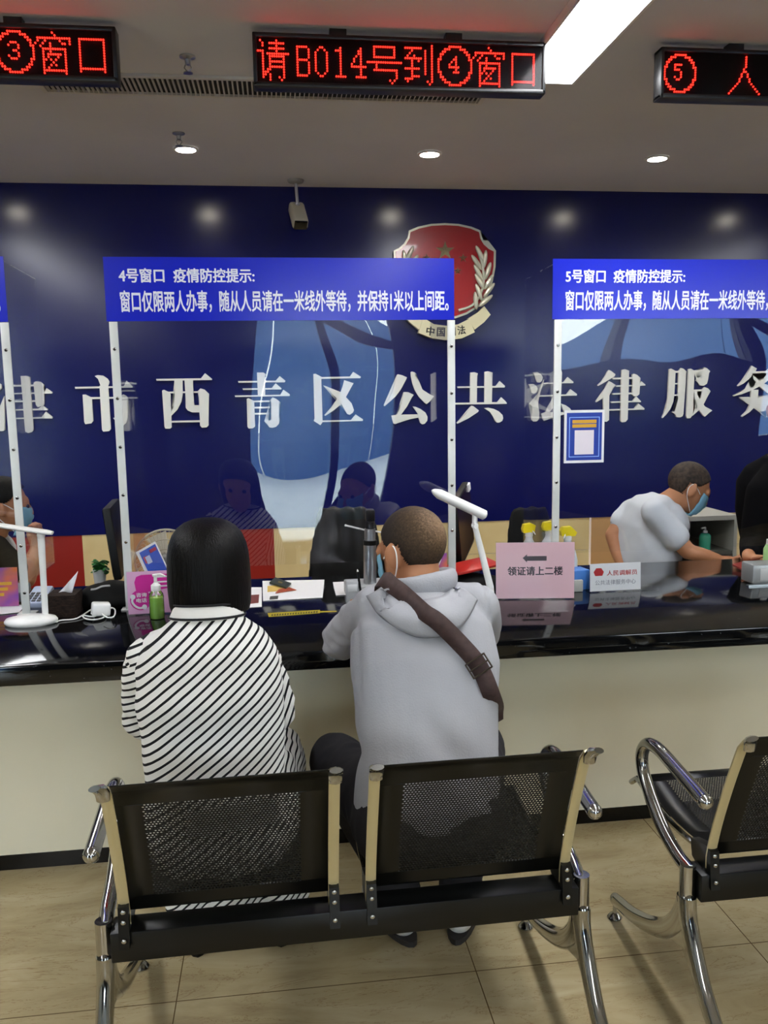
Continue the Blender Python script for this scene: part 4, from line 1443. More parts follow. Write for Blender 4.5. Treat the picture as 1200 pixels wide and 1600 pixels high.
# cropped, thinning hair
M_crop = mat('cropped_hair', '#2c241f', .7, spec=.2)
ns, ls, b = nodes(M_crop)
tc = N(M_crop, 'ShaderNodeTexCoord')
crown = MH @ V((.015, -.092, .050)) - V((MJ['hip'].x, MJ['hip'].y, 0))
sb_ = N(M_crop, 'ShaderNodeVectorMath', operation='DISTANCE')
sb_.inputs[1].default_value = crown
ls.new(tc.outputs['Object'], sb_.inputs[0])
nz = N(M_crop, 'ShaderNodeTexNoise', Scale=170.0, Detail=5.0, Roughness=.75)
ls.new(tc.outputs['Object'], nz.inputs['Vector'])
ma = N(M_crop, 'ShaderNodeMath', operation='MULTIPLY_ADD')
ma.inputs[1].default_value = .16
ls.new(nz.outputs['Fac'], ma.inputs[0])
ls.new(sb_.outputs['Value'], ma.inputs[2])
rp = N(M_crop, 'ShaderNodeValToRGB')
rp.color_ramp.elements[0].position = .085
rp.color_ramp.elements[0].color = lin('#8c7158')
rp.color_ramp.elements[1].position = .195
rp.color_ramp.elements[1].color = lin('#2e2621')
z_ = rp.color_ramp.elements.new(.14)
z_.color = lin('#51402f')
ls.new(ma.outputs[0], rp.inputs[0])
ls.new(rp.outputs[0], b.inputs['Base Color'])
short_hair(MH, man, M_crop, 1.0)
mask_on(MH, man)

# ---------------- shoulder bag strap of the man
bv2 = bvh_of([jacket, hood])
path = [(612, 912), (630, 924), (655, 944), (680, 966), (705, 990), (728, 1014), (744, 1034), (756, 1058), (765, 1084), (771, 1106), (773, 1124)]
G_ = bez([at(a, c, 2.05) for a, c in path], 4)
P_, W_ = [], []
for i, g in enumerate(G_):
    pxy = bez([(a, c, 0) for a, c in path], 4)[i]
    p = onback(pxy.x, pxy.y, 2.05, 0, bv2)
    P_.append(p)
for i, p in enumerate(P_):
    d = P_[min(i+1, len(P_)-1)] - P_[max(i-1, 0)]
    W_.append(V((d.z, 0, -d.x)).normalized())
ys = []
for i, p in enumerate(P_):
    best = p.y
    for o_ in (-.020, -.01, 0, .01, .020):
        c_ = p + W_[i]*o_
        h = bv2.ray_cast(V((c_.x, 1.0, c_.z)), V((0, 1, 0)))
        if h[0] is not None and abs(h[0].y-p.y) < .06:
            best = min(best, h[0].y)
    ys.append(best)
for _ in range(4):
    ys = [ys[0]] + [min(ys[i], (ys[i-1]+ys[i]*2+ys[i+1])/4) for i in range(1, len(ys)-1)] + [ys[-1]]
P_ = [V((p.x, y-.004-.009*max(0, min(1, (len(P_)*.62-i)/4)), p.z)) for i, (p, y) in enumerate(zip(P_, ys))]
for _ in range(5):
    P_ = [P_[0]] + [(P_[i-1]+P_[i]*2+P_[i+1])/4 + V((0, -.0006, 0)) for i in range(1, len(P_)-1)] + [P_[-1]]
    W_ = [W_[0]] + [(W_[i-1]+W_[i]*2+W_[i+1]).normalized() for i in range(1, len(W_)-1)] + [W_[-1]]
t = thing('shoulder_bag', 'dark brown crossbody bag strap running across the man in grey', 'bag', P_[len(P_)//2])
mb = MB()
bm = mb.bm
f0, f1 = P_[0], P_[-1]
pre = [(f0 + V((-.03, .10, -.06)), W_[0]), (f0 + V((-.026, .06, .004)), W_[0]), (f0 + V((-.015, .028, .012)), W_[0])]
post = [(f1 + V((.004, .03, -.022)), W_[-1]*.5 + V((0, -.6, .2))), (f1 + V((.004, .08, -.05)), V((0, -.6, 1))), (f1 + V((-.012, .16, -.09)), V((0, -.3, 1)))]
seq = pre + list(zip(P_, W_)) + post
rows = []
prev = None
for p, wv in seq:
    wv = wv.normalized()
    if prev is not None and wv.dot(prev) < 0:
        wv = -wv
    prev = wv
    rows.append((bm.verts.new(p - wv*.0215), bm.verts.new(p + wv*.0215)))
for i in range(len(rows)-1):
    bm.faces.new((rows[i][0], rows[i][1], rows[i+1][1], rows[i+1][0]))
st_ = mb.build('strap', noise_col(mat('brown_webbing', '#42302d', .7), '#3c2b29', '#4a3634', 60), t, 80)
so = st_.modifiers.new('web', 'SOLIDIFY')
so.thickness = .003
so.offset = 0
ib = int(len(P_)*.60)
bk_c = P_[ib] + V((0, -.004, 0))
dv_ = (P_[ib+1]-P_[ib-1]).normalized()
nr = V((0, -1, 0))
wv = W_[ib]
mb = MB()
for o_ in (-.020, 0, .020):
    c_ = bk_c + dv_*o_ + nr*.004
    mb.tube([c_ - wv*.026, c_ + wv*.026], .0022, 8)
for o_ in (-1, 1):
    mb.tube([bk_c + wv*.026*o_ - dv_*.021 + nr*.004, bk_c + wv*.026*o_ + dv_*.021 + nr*.004], .0022, 8)
mb.build('buckle', mat('bronze', '#6b6259', .3, metal=.9), t)
mb = MB().box(P_[-1] + V((-.10, .26, -.17)), (.20, .07, .15), (0, 0, .2), .02, 3)
mb.build('pouch', mat('brown_leather', '#3a2a27', .5), t)

# ---------------- clerk in the white T-shirt (right)
CY = 3.86
CJ = dict(hip=at(1012, 950, CY+.02), chest=at(1015, 835, CY), neck=at(1040, 778, CY), ax_hip=V((.35, -.94, 0)), ax_sh=V((.35, -.94, 0)))
CJ['hip'].z = .50
CJ['shR'] = at(1022, 800, CY-.14); CJ['elR'] = at(1075, 862, CY-.20); CJ['wrR'] = at(1120, 873, CY-.26)
CJ['shL'] = at(988, 798, CY+.12); CJ['elL'] = at(957, 836, CY+.10); CJ['wrL'] = at(972, 885, CY+.02)
CJ['hdR'] = V((1, -.15, -.05)); CJ['hdL'] = V((.5, 0, -.9)); CJ['hnL'] = V((1, 0, 0))
hx, hz = CJ['hip'].x, .50
CJ['hjR'] = CJ['hip'] + V((.03, -.09, 0)); CJ['hjL'] = CJ['hip'] + V((-.03, .09, 0))
CJ['knR'] = CJ['hip'] + V((.27, .14, -.02)); CJ['knL'] = CJ['hip'] + V((.12, .27, -.02))
CJ['anR'] = CJ['knR'] + V((-.03, .0, 0)); CJ['anL'] = CJ['knL'] + V((-.03, 0, 0))
CJ['anR'].z = CJ['anL'].z = .095
CJ['toeR'] = CJ['anR'] + V((.15, 0, -.06)); CJ['toeL'] = CJ['anL'] + V((.15, 0, -.06))
CH = head_matrix(at(1076, 762, CY-.03), -math.radians(97), .52, 0)
clk = thing('person', 'masked man in a white T-shirt bent over the counter at right', 'person', (CJ['hip'].x, CJ['hip'].y, 0))
link('body', person_body(CJ, CH, 1.0), M_skin, clk, 60)
eyes(CH, clk)
M_tee = noise_col(mat('white_tee', '#c9ced6', .85, spec=.2), '#c4c9d2', '#d0d4da', 4)
mb = MB()
torso_into(mb, CJ['hip'], CJ['chest'], CJ['neck'], CJ['ax_hip'], CJ['ax_sh'], (.165, .165, .125, .115), .008)
for s, f_ in (('R', .62), ('L', .45)):
    limb(mb, CJ['sh'+s], CJ['sh'+s].lerp(CJ['el'+s], f_), .062, .066)
    limb(mb, CJ['neck'].lerp(CJ['sh'+s], .3) - V((0, 0, .02)), CJ['sh'+s], .06, .06)
link('t_shirt', remesh(mb, .008, 3, lambda p, n: .006*nz3(p, 9, (1, 1, .7)) + .003*nz3(p, 22)), M_tee, clk, 60)
mb = MB()
for s in 'LR':
    limb(mb, CJ['hj'+s], CJ['kn'+s], .092, .075)
    limb(mb, CJ['kn'+s], CJ['an'+s] + V((0, 0, .02)), .07, .055)
link('trousers', remesh(mb, .012, 3), M_trs, clk, 60)
M_hair2 = noise_col(mat('greying_hair', '#2e2722', .65, spec=.3), '#241e1b', '#4a3c32', 60, 3)
short_hair(CH, clk, M_hair2, 1.03)
mask_on(CH, clk, 1.0, '#4f9fd6')
shoes(CJ, clk, MATS['shoe_dark'], M_black)

# ---------------- masked clerk at the left edge
LY = 3.78
LJ = dict(hip=at(-30, 960, LY), chest=at(-22, 875, LY), neck=at(-12, 830, LY), ax_hip=V((.3, -.95, 0)), ax_sh=V((.3, -.95, 0)))
LJ['hip'].z = .50
LJ['shR'] = at(-8, 858, LY-.15); LJ['elR'] = at(42, 905, LY-.20); LJ['wrR'] = at(56, 858, LY-.13)
LJ['shL'] = at(-32, 850, LY+.13); LJ['elL'] = at(20, 905, LY+.10); LJ['wrL'] = at(40, 935, LY+.06)
LJ['hdR'] = V((-.25, .15, .95)); LJ['hnR'] = V((-1, .2, 0)); LJ['hdL'] = V((.8, -.2, -.5))
LJ['hjR'] = LJ['hip'] + V((.03, -.09, 0)); LJ['hjL'] = LJ['hip'] + V((-.03, .09, 0))
for s in 'LR':
    LJ['kn'+s] = LJ['hj'+s] + V((.36, .10, -.02))
    LJ['an'+s] = LJ['kn'+s] + V((-.03, .0, 0))
    LJ['an'+s].z = .095
    LJ['toe'+s] = LJ['an'+s] + V((.15, 0, -.06))
LH = head_matrix(at(8, 790, LY-.02), -math.radians(80), .12, 0)
lc = thing('person', 'masked dark-haired clerk at left edge resting chin on a fist', 'person', (LJ['hip'].x, LJ['hip'].y, 0))
link('body', person_body(LJ, LH, .97, curl=1.5), M_skin, lc, 60)
eyes(LH, lc)
mb = MB()
torso_into(mb, LJ['hip'], LJ['chest'], LJ['neck'], LJ['ax_hip'], LJ['ax_sh'], (.155, .150, .118, .108), .006)
link('shirt', remesh(mb, .008, 3, lambda p, n: .005*nz3(p, 10)), mat('white_shirt', '#c9ccce', .85), lc, 60)
mb = MB()
for s in 'LR':
    limb(mb, LJ['sh'+s], LJ['sh'+s].lerp(LJ['el'+s], .75), .058, .056)
    limb(mb, LJ['sh'+s], LJ['chest'].lerp(LJ['sh'+s], .6) - V((0, 0, .12)), .062, .085)
link('cardigan', remesh(mb, .008, 3), mat('black_knit', '#070708', .9, spec=.1), lc, 60)
short_hair(LH, lc, M_hairb, 1.06, low=-.07)
mask_on(LH, lc, 1.0, '#86bccb')
mb = MB()
for s in 'LR':
    limb(mb, LJ['hj'+s], LJ['kn'+s], .09, .07)
    limb(mb, LJ['kn'+s], LJ['an'+s] + V((0, 0, .02)), .066, .05)
link('trousers', remesh(mb, .012, 3), M_trs, lc, 60)
shoes(LJ, lc, MATS['shoe_dark'], M_black)

# ---------------- person in dark clothes at the right edge
DY = 3.62
DJ = dict(hip=at(1235, 960, DY+.1), chest=at(1215, 810, DY+.05), neck=at(1222, 712, DY), ax_hip=V((.6, -.8, 0)), ax_sh=V((.6, -.8, 0)))
DJ['hip'].z = .52
DJ['shR'] = at(1192, 768, DY-.05); DJ['elR'] = at(1176, 862, DY-.02); DJ['wrR'] = at(1168, 880, DY-.24)
DJ['wrR'].z = CT+.035
DJ['elR'].z = max(DJ['elR'].z, CT+.05)
DJ['shL'] = at(1255, 760, DY+.12); DJ['elL'] = V((2.60, DY+.16, .82)); DJ['wrL'] = V((2.62, DY+.1, .62))
DJ['hdR'] = V((.7, -.7, 0))
DJ['hdL'] = V((-.3, -.2, -.6))
DJ['hjR'] = DJ['hip'] + V((-.09, 0, 0)); DJ['hjL'] = DJ['hip'] + V((.09, 0, 0))
for s in 'LR':
    DJ['kn'+s] = DJ['hj'+s] + V((.16, .26, -.04))
    DJ['an'+s] = V((DJ['kn'+s].x, DJ['kn'+s].y-.02, .095))
    DJ['toe'+s] = DJ['an'+s] + V((.08, .13, -.06))
DH = head_matrix(at(1232, 640, DY-.03), math.radians(150), .2, 0)
dp = thing('person', 'person in a black jacket at right edge with a forearm on the counter', 'person', (DJ['hip'].x, DJ['hip'].y, 0))
link('body', person_body(DJ, DH, 1.0), M_skin, dp, 60)
eyes(DH, dp)
mb = MB()
torso_into(mb, DJ['hip'], DJ['chest'], DJ['neck'], DJ['ax_hip'], DJ['ax_sh'], (.17, .175, .13, .12), .012)
for s in 'LR':
    limb(mb, DJ['sh'+s], DJ['el'+s], .072, .062)
    limb(mb, DJ['el'+s], DJ['el'+s].lerp(DJ['wr'+s], .75), .06, .042)
    limb(mb, DJ['neck'].lerp(DJ['sh'+s], .3) - V((0, 0, .02)), DJ['sh'+s], .065, .07)
link('jacket', remesh(mb, .008, 3, lambda p, n: .005*nz3(p, 10)), mat('black_jacket', '#06060a', .85, spec=.1), dp, 60)
mb = MB()
for s in 'LR':
    limb(mb, DJ['hj'+s], DJ['kn'+s], .09, .075)
    limb(mb, DJ['kn'+s], DJ['an'+s] + V((0, 0, .02)), .07, .055)
link('trousers', remesh(mb, .012, 3), M_trs, dp, 60)
short_hair(DH, dp, M_hairb, 1.03)
shoes(DJ, dp, MATS['shoe_dark'], M_black)

# ================================================================== THINGS ON AND BEHIND THE COUNTER
def obox(mb, p0, p1, p3, d, inset=0):
    """slab whose face is the parallelogram p0, p1, p3 (corner, along width, along height) and depth vector d"""
    p0, p1, p3 = V(p0), V(p1), V(p3)
    return mb.prism([p0, p1, p1+p3-p0, p3], d)
# desk lamps
lb = on(49, 974, CT)
t = thing('desk_lamp', 'white LED desk lamp at left edge with a horizontal head', 'desk lamp', lb, 'white LED desk lamps')
MB().lathe([(.0, 0), (.080, 0), (.086, .006), (.086, .012), (.080, .020), (.05, .027), (.0, .029)], lb, 36, None, 1.02, .70).build('base', M_white, t, 50)
pb = at(71, 962, lb.y+.02)
pt = at(64, 836, lb.y+.02)
pb.z = CT+.024
MB().tube([pb, pb.lerp(pt, .5), pt], [(.0105, .007), (.0105, .007), (.0125, .008)], 12, flat=(1, 0, 0)).build('stem', M_white, t)
h0, h1 = at(82, 833, lb.y+.02), at(-62, 812, lb.y+.02)
MB().tube([h0, h0.lerp(h1, .06), h0.lerp(h1, .94), h1], [(.018, .006), (.022, .0085), (.022, .0085), (.018, .006)], 12, flat=(0, 1, 0)).sph(pt, (.014, .012, .014)).build('lamp_head', M_white, t)
rb = on(768, 944, CT)
RLY = rb.y
t = thing('desk_lamp', 'white LED desk lamp with raised sloping head, left of the pink sign', 'desk lamp', rb, 'white LED desk lamps')
MB().lathe([(.0, 0), (.050, 0), (.054, .006), (.052, .014), (.034, .022), (.0, .024)], rb + V((-.045, .035, 0)), 32, None, 1, .8).build('base', M_white, t, 50)
pj = at(742, 821, RLY+.02)
p0 = at(766, 917, RLY+.02)
MB().tube([at(764, 936, RLY+.02), p0, p0.lerp(pj, .5), pj], [(.022, .012), (.013, .009), (.012, .008), (.010, .007)], 12, flat=(1, 0, 0)).build('stem', M_white, t)
MB().sph(pj, (.013, .012, .013)).cyl(pj + V((0, -.018, 0)), pj + V((0, .018, 0)), .009).tube([pj, pj+V((.0, 0, .04))], .010, 10).build('hinge', M_white, t)
h0, h1 = at(757, 805, RLY+.02), at(678, 768, RLY+.02)
MB().tube([h0 + (h0-h1)*.03, h0, h0.lerp(h1, .9), h1, h1+(h1-h0)*.04], [(.012, .010), (.024, .0185), (.023, .018), (.018, .011), (.008, .004)], 14, flat=(0, 1, 0)).build('lamp_head', M_white, t)
# tissue box
M_wov = noise_col(mat('woven_brown', '#221917', .75, spec=.15), '#191210', '#32251f', 40, 2, stretch=(1, 1, 5), bump=.5, bscale=90)
a0, a1 = on(73, 966, CT), on(119, 964, CT)
wdt = a1-a0
t = thing('tissue_box', 'brown woven tissue box behind the left desk lamp', 'tissue box', (a0+a1)/2)
dp_ = V((-wdt.y, wdt.x, 0)).normalized()
hgt = at(95, 931, a0.y).z - CT
MB().prism([a0, a1, a1+dp_*.11, a0+dp_*.11], (0, 0, hgt)).build('box', M_wov, t, 0)
cc_ = (a0+a1)/2 + dp_*.055 + V((0, 0, hgt))
tm = MB()
bm = tm.bm
g = []
for i in range(9):
    row = []
    for k in range(7):
        u, v_ = i/8, k/6
        p = cc_ + wdt.normalized()*(-.02 + .05*u*(1-.2*v_) + .028*v_) + V((0, .012*math.sin(u*5+v_*3)+.01*v_, .072*v_*(.35+.65*u) - .001))
        row.append(bm.verts.new(p))
    g.append(row)
for i in range(8):
    for k in range(6):
        bm.faces.new((g[i][k], g[i+1][k], g[i+1][k+1], g[i][k+1]))
to = tm.build('tissue', M_paper, t, 60)
so = to.modifiers.new('ply', 'SOLIDIFY'); so.thickness = .0012
# soft black bags
def soft_bag(name, parts, m, label, voxel=.008, amp=.008, z0=CT):
    mb = MB()
    for c, r, rot in parts:
        mb.sph(c, r, rot, 24, 14)
    me = remesh(mb, voxel, 5, lambda p, n: amp*nz3(p, 9) + amp*.5*nz3(p, 24))
    for v in me.vertices:
        if v.co.z < z0+.001:
            v.co.z = z0+.001
    c = sum((V(v.co) for v in me.vertices), V())/len(me.vertices)
    c.z = z0
    me.transform(Matrix.Translation(-c))
    o = link(name, me, m, None, 60)
    o.location = c
    return o, c
M_bag = mat('black_nylon', '#050506', .65, spec=.2)
q1, q2 = at(151, 925, 3.15), at(180, 915, 3.17)
o, c_ = soft_bag('handbag', [((q1.x, q1.y, CT+.035), (.075, .055, .05), (0, -.2, 0)), ((q2.x, q2.y, CT+.042), (.075, .055, .050), (0, .1, 0)), ((q2.x-.03, q1.y, CT+.02), (.12, .065, .035), None)], M_bag, '', .007, .006)
tag(o, 'soft black bag slumped on the counter beside the tissue box', 'bag')
st1 = MB().tube(bez([at(142, 921, 3.085), at(150, 920, 3.083), at(160, 916, 3.09), at(172, 915, 3.10)], 4), [(.004, .002)]*13, 8)
st1.build('grey_piping', mat('grey_cloth', '#9a9a9a', .7), o)
# power adapter with its lead
ad = at(157, 943, 2.98)
t = thing('power_adapter', 'white power adapter with a coiled cable in front of the black bag', 'power adapter', V((ad.x, ad.y, CT)))
MB().box((ad.x, ad.y, CT+.032), (.062, .05, .045), (0, .12, .3), .008, 3).build('brick', M_white, t)
ca = on(144, 957, CT)
path_ = [V((ad.x-.03, ad.y-.012, CT+.02)), V((ca.x, ca.y, CT+.012)), V((*on(120, 968, CT).xy, CT+.0042)), V((*on(96, 971, CT).xy, CT+.0042)), V((*on(88, 974, CT).xy, CT+.005))]
coil = [V((ad.x+.03, ad.y-.01, CT+.02))]
for k, (x_, y_) in enumerate(((168, 952), (164, 964), (150, 969), (134, 968), (130, 963), (146, 965), (164, 958), (174, 952), (180, 956), (178, 966), (168, 968), (160, 963))):
    q_ = on(x_, y_, CT+.004+.0012*k)
    coil.append(V((q_.x, q_.y, CT+.005+.0018*k)))
MB().tube(bez(path_, 6), .0026, 8).tube(bez(coil, 6), .0026, 8).build('cable', M_white, t)
# acrylic sign holders
def holder(name, label, cat, c0, c1, h, m_card, lean=.05, foot=.05, base_extra=0, group=None):
    """card between clear sheets; c0, c1 = lower front corners"""
    t = thing(name, label, cat, (c0+c1)/2, group)
    wv_ = (c1-c0)
    nrm = V((-wv_.y, wv_.x, 0)).normalized()
    up_ = (V((0, 0, 1)) + nrm*lean).normalized()*h
    z_ = V((0, 0, .004))
    MB().prism([c0+z_, c1+z_, c1+up_+z_, c0+up_+z_], nrm*.0012).build('card', m_card, t, 0)
    f = MB()
    e_ = wv_.normalized()*.002
    f.prism([c0-e_+z_-nrm*.0028, c1+e_+z_-nrm*.0028, c1+e_+up_*1.02+z_-nrm*.0028, c0-e_+up_*1.02+z_-nrm*.0028], nrm*.0016)
    f.prism([c0-e_+z_+nrm*.0022, c1+e_+z_+nrm*.0022, c1+e_+up_*1.02+z_+nrm*.0022, c0-e_+up_*1.02+z_+nrm*.0022], nrm*.0016)
    ex = wv_.normalized()*base_extra
    f.prism([c0-e_-nrm*.012, c1+e_+ex-nrm*.012, c1+e_+ex+nrm*foot, c0-e_+nrm*foot], (0, 0, .0036))
    f.build('acrylic_stand', clear_mat('stand_acrylic', (.975, .98, .98), .010, .02), t, 0)
    def P(u, v, d=.0003):
        return c0 + wv_*u + up_*v + z_ - nrm*d
    return t, P, wv_.normalized(), up_.normalized(), wv_.length, up_.length, nrm
M_ink = mat('sign_ink', '#3a2c38', .6)
c0, c1 = on(775, 937, CT), on(897, 936, CT)
M_pink = mat('pink_card', '#f0c4cf', .55)
t, P, rv, uv, w_, h_, nr_ = holder('counter_sign', 'pink sign with a left arrow standing on the counter', 'sign', c0, c1, (at(836, 848, c0.y).z-CT), M_pink, .03)
mb = MB()
text_into(mb, '领证请上二楼', P(.15, .415), rv, uv, width=w_*.70, height=h_*.155, bold=.03, depth=.0004)
ar = [(.34, .725), (.395, .79), (.395, .757), (.645, .757), (.645, .675), (.395, .675), (.395, .645)]
mb.prism([P(*q_) for q_ in ar], -nr_*.0004)
mb.build('sign_lettering', M_ink, t, 0)
c0, c1 = on(922, 926, CT), on(1001, 922, CT)
t, P, rv, uv, w_, h_, nr_ = holder('name_stand', 'small white mediator name stand right of the pink sign', 'sign', c0, c1, at(962, 882, c0.y).z-CT, M_paper, .06, .06, .075)
mb = MB()
text_into(mb, '人民调解员', P(.33, .55), rv, uv, width=w_*.60, height=h_*.19, bold=.01, depth=.0004)
mb.prism([P(.07, .70), P(.12, .84), P(.22, .84), P(.27, .70), P(.24, .56), P(.10, .56)], -nr_*.0004)
mb.build('red_print', mat('red_ink', '#b8242a', .6), t, 0)
mb = MB()
text_into(mb, '公共法律服务中心', P(.10, .22), rv, uv, width=w_*.80, height=h_*.18, bold=.005, depth=.0004)
mb.build('grey_print', mat('grey_ink', '#8d8f9a', .6), t, 0)
c0, c1 = on(201, 962, CT), on(268, 958, CT)
M_pk2 = mat('lilac_card', '#ecb4dc', .55)
t, P, rv, uv, w_, h_, nr_ = holder('hotline_sign', 'pink card with a magenta telephone in an acrylic stand, left of the woman', 'sign', c0, c1, at(232, 895, c0.y).z-CT, M_pk2, .04)
mag = mat('magenta_print', '#d6189a', .5)
mb = MB()
def disc(mb, cu, cv, r, n=24, d=.0005, sq=1):
    mb.prism([P(cu+r*math.cos(a*2*math.pi/n), cv+r*sq*math.sin(a*2*math.pi/n)) for a in range(n)], -nr_*d)
disc(mb, .30, .33, .25, sq=w_/h_)
mb.prism([P(*q_, .0009) for q_ in ((.20, .56), (.17, .75), (.22, .88), (.34, .92), (.95, .92), (.95, .58), (.40, .50))], -nr_*.0004)
mb.build('telephone_print', mag, t, 0)
mb = MB()
pts = [P(.12, .40, .0012), P(.10, .30, .0012), P(.16, .20, .0012), P(.26, .14, .0012), P(.38, .15, .0012)]
mb.tube(bez(pts, 4), [(.004, .0004)]*17, 8, flat=rv)
disc(mb, .12, .41, .06, 14, .0018)
disc(mb, .38, .16, .06, 14, .0018)
text_into(mb, '咨询', P(.20, .40, .0014), rv, uv, width=w_*.24, height=h_*.10, bold=.02, depth=.0003)
text_into(mb, '电话', P(.20, .27, .0014), rv, uv, width=w_*.24, height=h_*.10, bold=.02, depth=.0003)
for v_ in (.84, .72, .62):
    mb.prism([P(.66, v_, .0014), P(.94, v_, .0014), P(.94, v_+.035, .0014), P(.66, v_+.035, .0014)], -nr_*.0003)
mb.build('white_print', M_paper, t, 0)
# hand sanitiser
bp_ = on(246, 966, CT)
t = thing('sanitizer_bottle', 'clear pump bottle of green hand sanitizer beside the striped woman', 'bottle', bp_)
r_ = .0245
MB().lathe([(0, .001), (r_, .001), (r_+.001, .006), (r_+.001, .078), (r_-.001, .088), (.017, .098), (.012, .104), (0, .104)], bp_).build('bottle', clear_mat('pet', (.93, .98, .90), .05), t, 50)
gl_ = mat('green_gel', '#b4ea62', .25, trans=0)
MB().lathe([(0, .003), (r_-.001, .003), (r_-.001, .076), (0, .076)], bp_).build('gel', gl_, t, 50)
MB().lathe([(0, .098), (.0155, .098), (.0165, .102), (.0165, .118), (.010, .124), (.006, .128), (.006, .148), (.010, .150), (.010, .156), (0, .157)], bp_).tube([bp_+V((0, 0, .153)), bp_+V((.018, -.004, .156)), bp_+V((.034, -.008, .150))], [.006, .005, .0035], 8).cyl(bp_+V((0, 0, .02)), bp_+V((0, 0, .1)), .003).build('pump', M_white, t)
# blue booklet
b0 = at(226, 893, 3.24)
b1 = at(262, 893, 3.25)
b0.z -= .05
b1.z -= .05
upv = at(212, 863, 3.27) - at(226, 893, 3.24)
upv = upv.normalized()*.20
wv_ = at(242, 846, 3.28) - at(212, 863, 3.27)
zmin_ = CT+.002
base = at(226, 893, 3.24)
k_ = (base.z-zmin_)/max(.01, upv.normalized().z)
base = base - upv.normalized()*k_*.8
t = thing('booklet', 'blue booklet leaning behind the pink telephone card', 'booklet', V((base.x, base.y, CT)))
nrm = wv_.cross(upv).normalized()
if nrm.y > 0:
    nrm = -nrm
top = at(212, 863, 3.27)
hv = top-base
shift = max(0, CT+.0015-min(base.z, (base+wv_).z))
base = base + hv.normalized()*shift
hv = top-base
MB().prism([base, base+wv_, base+wv_+hv, base+hv], -nrm*.012).build('pages', M_paper, t, 0)
q0 = base + wv_*.14 + hv*.02 + nrm*.0002
MB().prism([q0, q0+wv_*.82, q0+wv_*.82+hv*.93, q0+hv*.93], nrm*.0012).build('cover', mat('booklet_blue', '#1c4fc4', .35), t, 0)
def BP(u, v):
    return q0 + wv_*.82*u + hv*.93*v + nrm*.0016
MB().prism([BP(.08, .70), BP(.32, .70), BP(.32, .86), BP(.08, .86)], nrm*.0004).prism([BP(.55, .86), BP(.95, .86), BP(.95, .94), BP(.55, .94)], nrm*.0004).build('red_print', mat('booklet_red', '#b03050', .4), t, 0)
MB().prism([BP(.18, .66), BP(.46, .66), BP(.46, .84), BP(.18, .84)], nrm*.0008).build('pale_print', mat('booklet_pale', '#b9c4e8', .4), t, 0)
# pedestal fan behind
fc = at(262, 872, 4.35)
t = thing('electric_fan', 'cream wire-guarded electric fan behind the blue booklet', 'fan', (fc.x, fc.y, 0))
M_fan = mat('fan_cream', '#b3ab98', .45)
gd = MB()
R_f = .155
for k in range(3):
    rr = R_f*(1-.30*k)
    gd.tube([fc + V((rr*math.cos(a*math.pi/20), -.05 - .02*k, rr*math.sin(a*math.pi/20))) for a in range(41)], .0028 if k else .006, 6, cap=False)
for a in range(44):
    an = a*2*math.pi/44
    d = V((math.cos(an), 0, math.sin(an)))
    gd.tube([fc + d*.04 + V((0, -.095, 0)), fc + d*.10 + V((0, -.08, 0)), fc + d*R_f + V((0, -.05, 0)), fc + d*R_f*.9 + V((0, .03, 0))], .0015, 5)
gd.build('guard', M_fan, t)
bl_ = MB()
for k in range(4):
    an = k*math.pi/2+.4
    d = V((math.cos(an), 0, math.sin(an)))
    e_ = V((-math.sin(an), 0, math.cos(an)))
    bl_.prism([fc + d*.03 - e_*.02, fc + d*.13 - e_*.05 + V((0, .02, 0)), fc + d*.135 + e_*.05 + V((0, -.02, 0)), fc + d*.03 + e_*.02], (0, .003, 0))
bl_.build('blades', mat('fan_blade', '#cfc9ba', .4), t)
MB().box(fc + V((0, -.07, -.012)), (.062, .10, .10), None, .02, 3).build('motor', mat('fan_grey', '#67696a', .5), t)
MB().cyl(fc + V((0, -.03, -.05)), (fc.x, fc.y, .03), .013).build('pole', M_fan, t)
MB().lathe([(0, 0), (.17, 0), (.17, .012), (.05, .03), (.02, .045), (0, .045)], (fc.x, fc.y, 0)).build('base', M_fan, t)
# potted plant
pp_ = on(156, 903, CT)
pp_.y = min(pp_.y, CB-.05)
pp_ = at(156, 900, 3.46)
pp_.z = CT
t = thing('potted_plant', 'small leafy plant in a white pot by the dark monitor', 'plant', pp_)
MB().lathe([(0, 0), (.020, 0), (.027, .075), (.029, .078), (.026, .080), (.022, .070), (0, .070)], pp_).build('pot', M_white, t)
random.seed(3)
lf = MB()
for k in range(46):
    a = random.uniform(0, 6.28)
    rr = random.uniform(.005, .032)
    z_ = random.uniform(.07, .118) - rr*.4
    c = pp_ + V((rr*math.cos(a), rr*math.sin(a), z_))
    lf.sph(c, (.014, .010, .0025), (random.uniform(-.8, .8), random.uniform(-.8, .8), a), 8, 6)
    lf.tube([pp_+V((0, 0, .065)), c], .0012, 5)
lf.build('leaves', noise_col(mat('leaf_green', '#1f5c24', .45), '#174a1c', '#2f7a33', 60), t, 60)
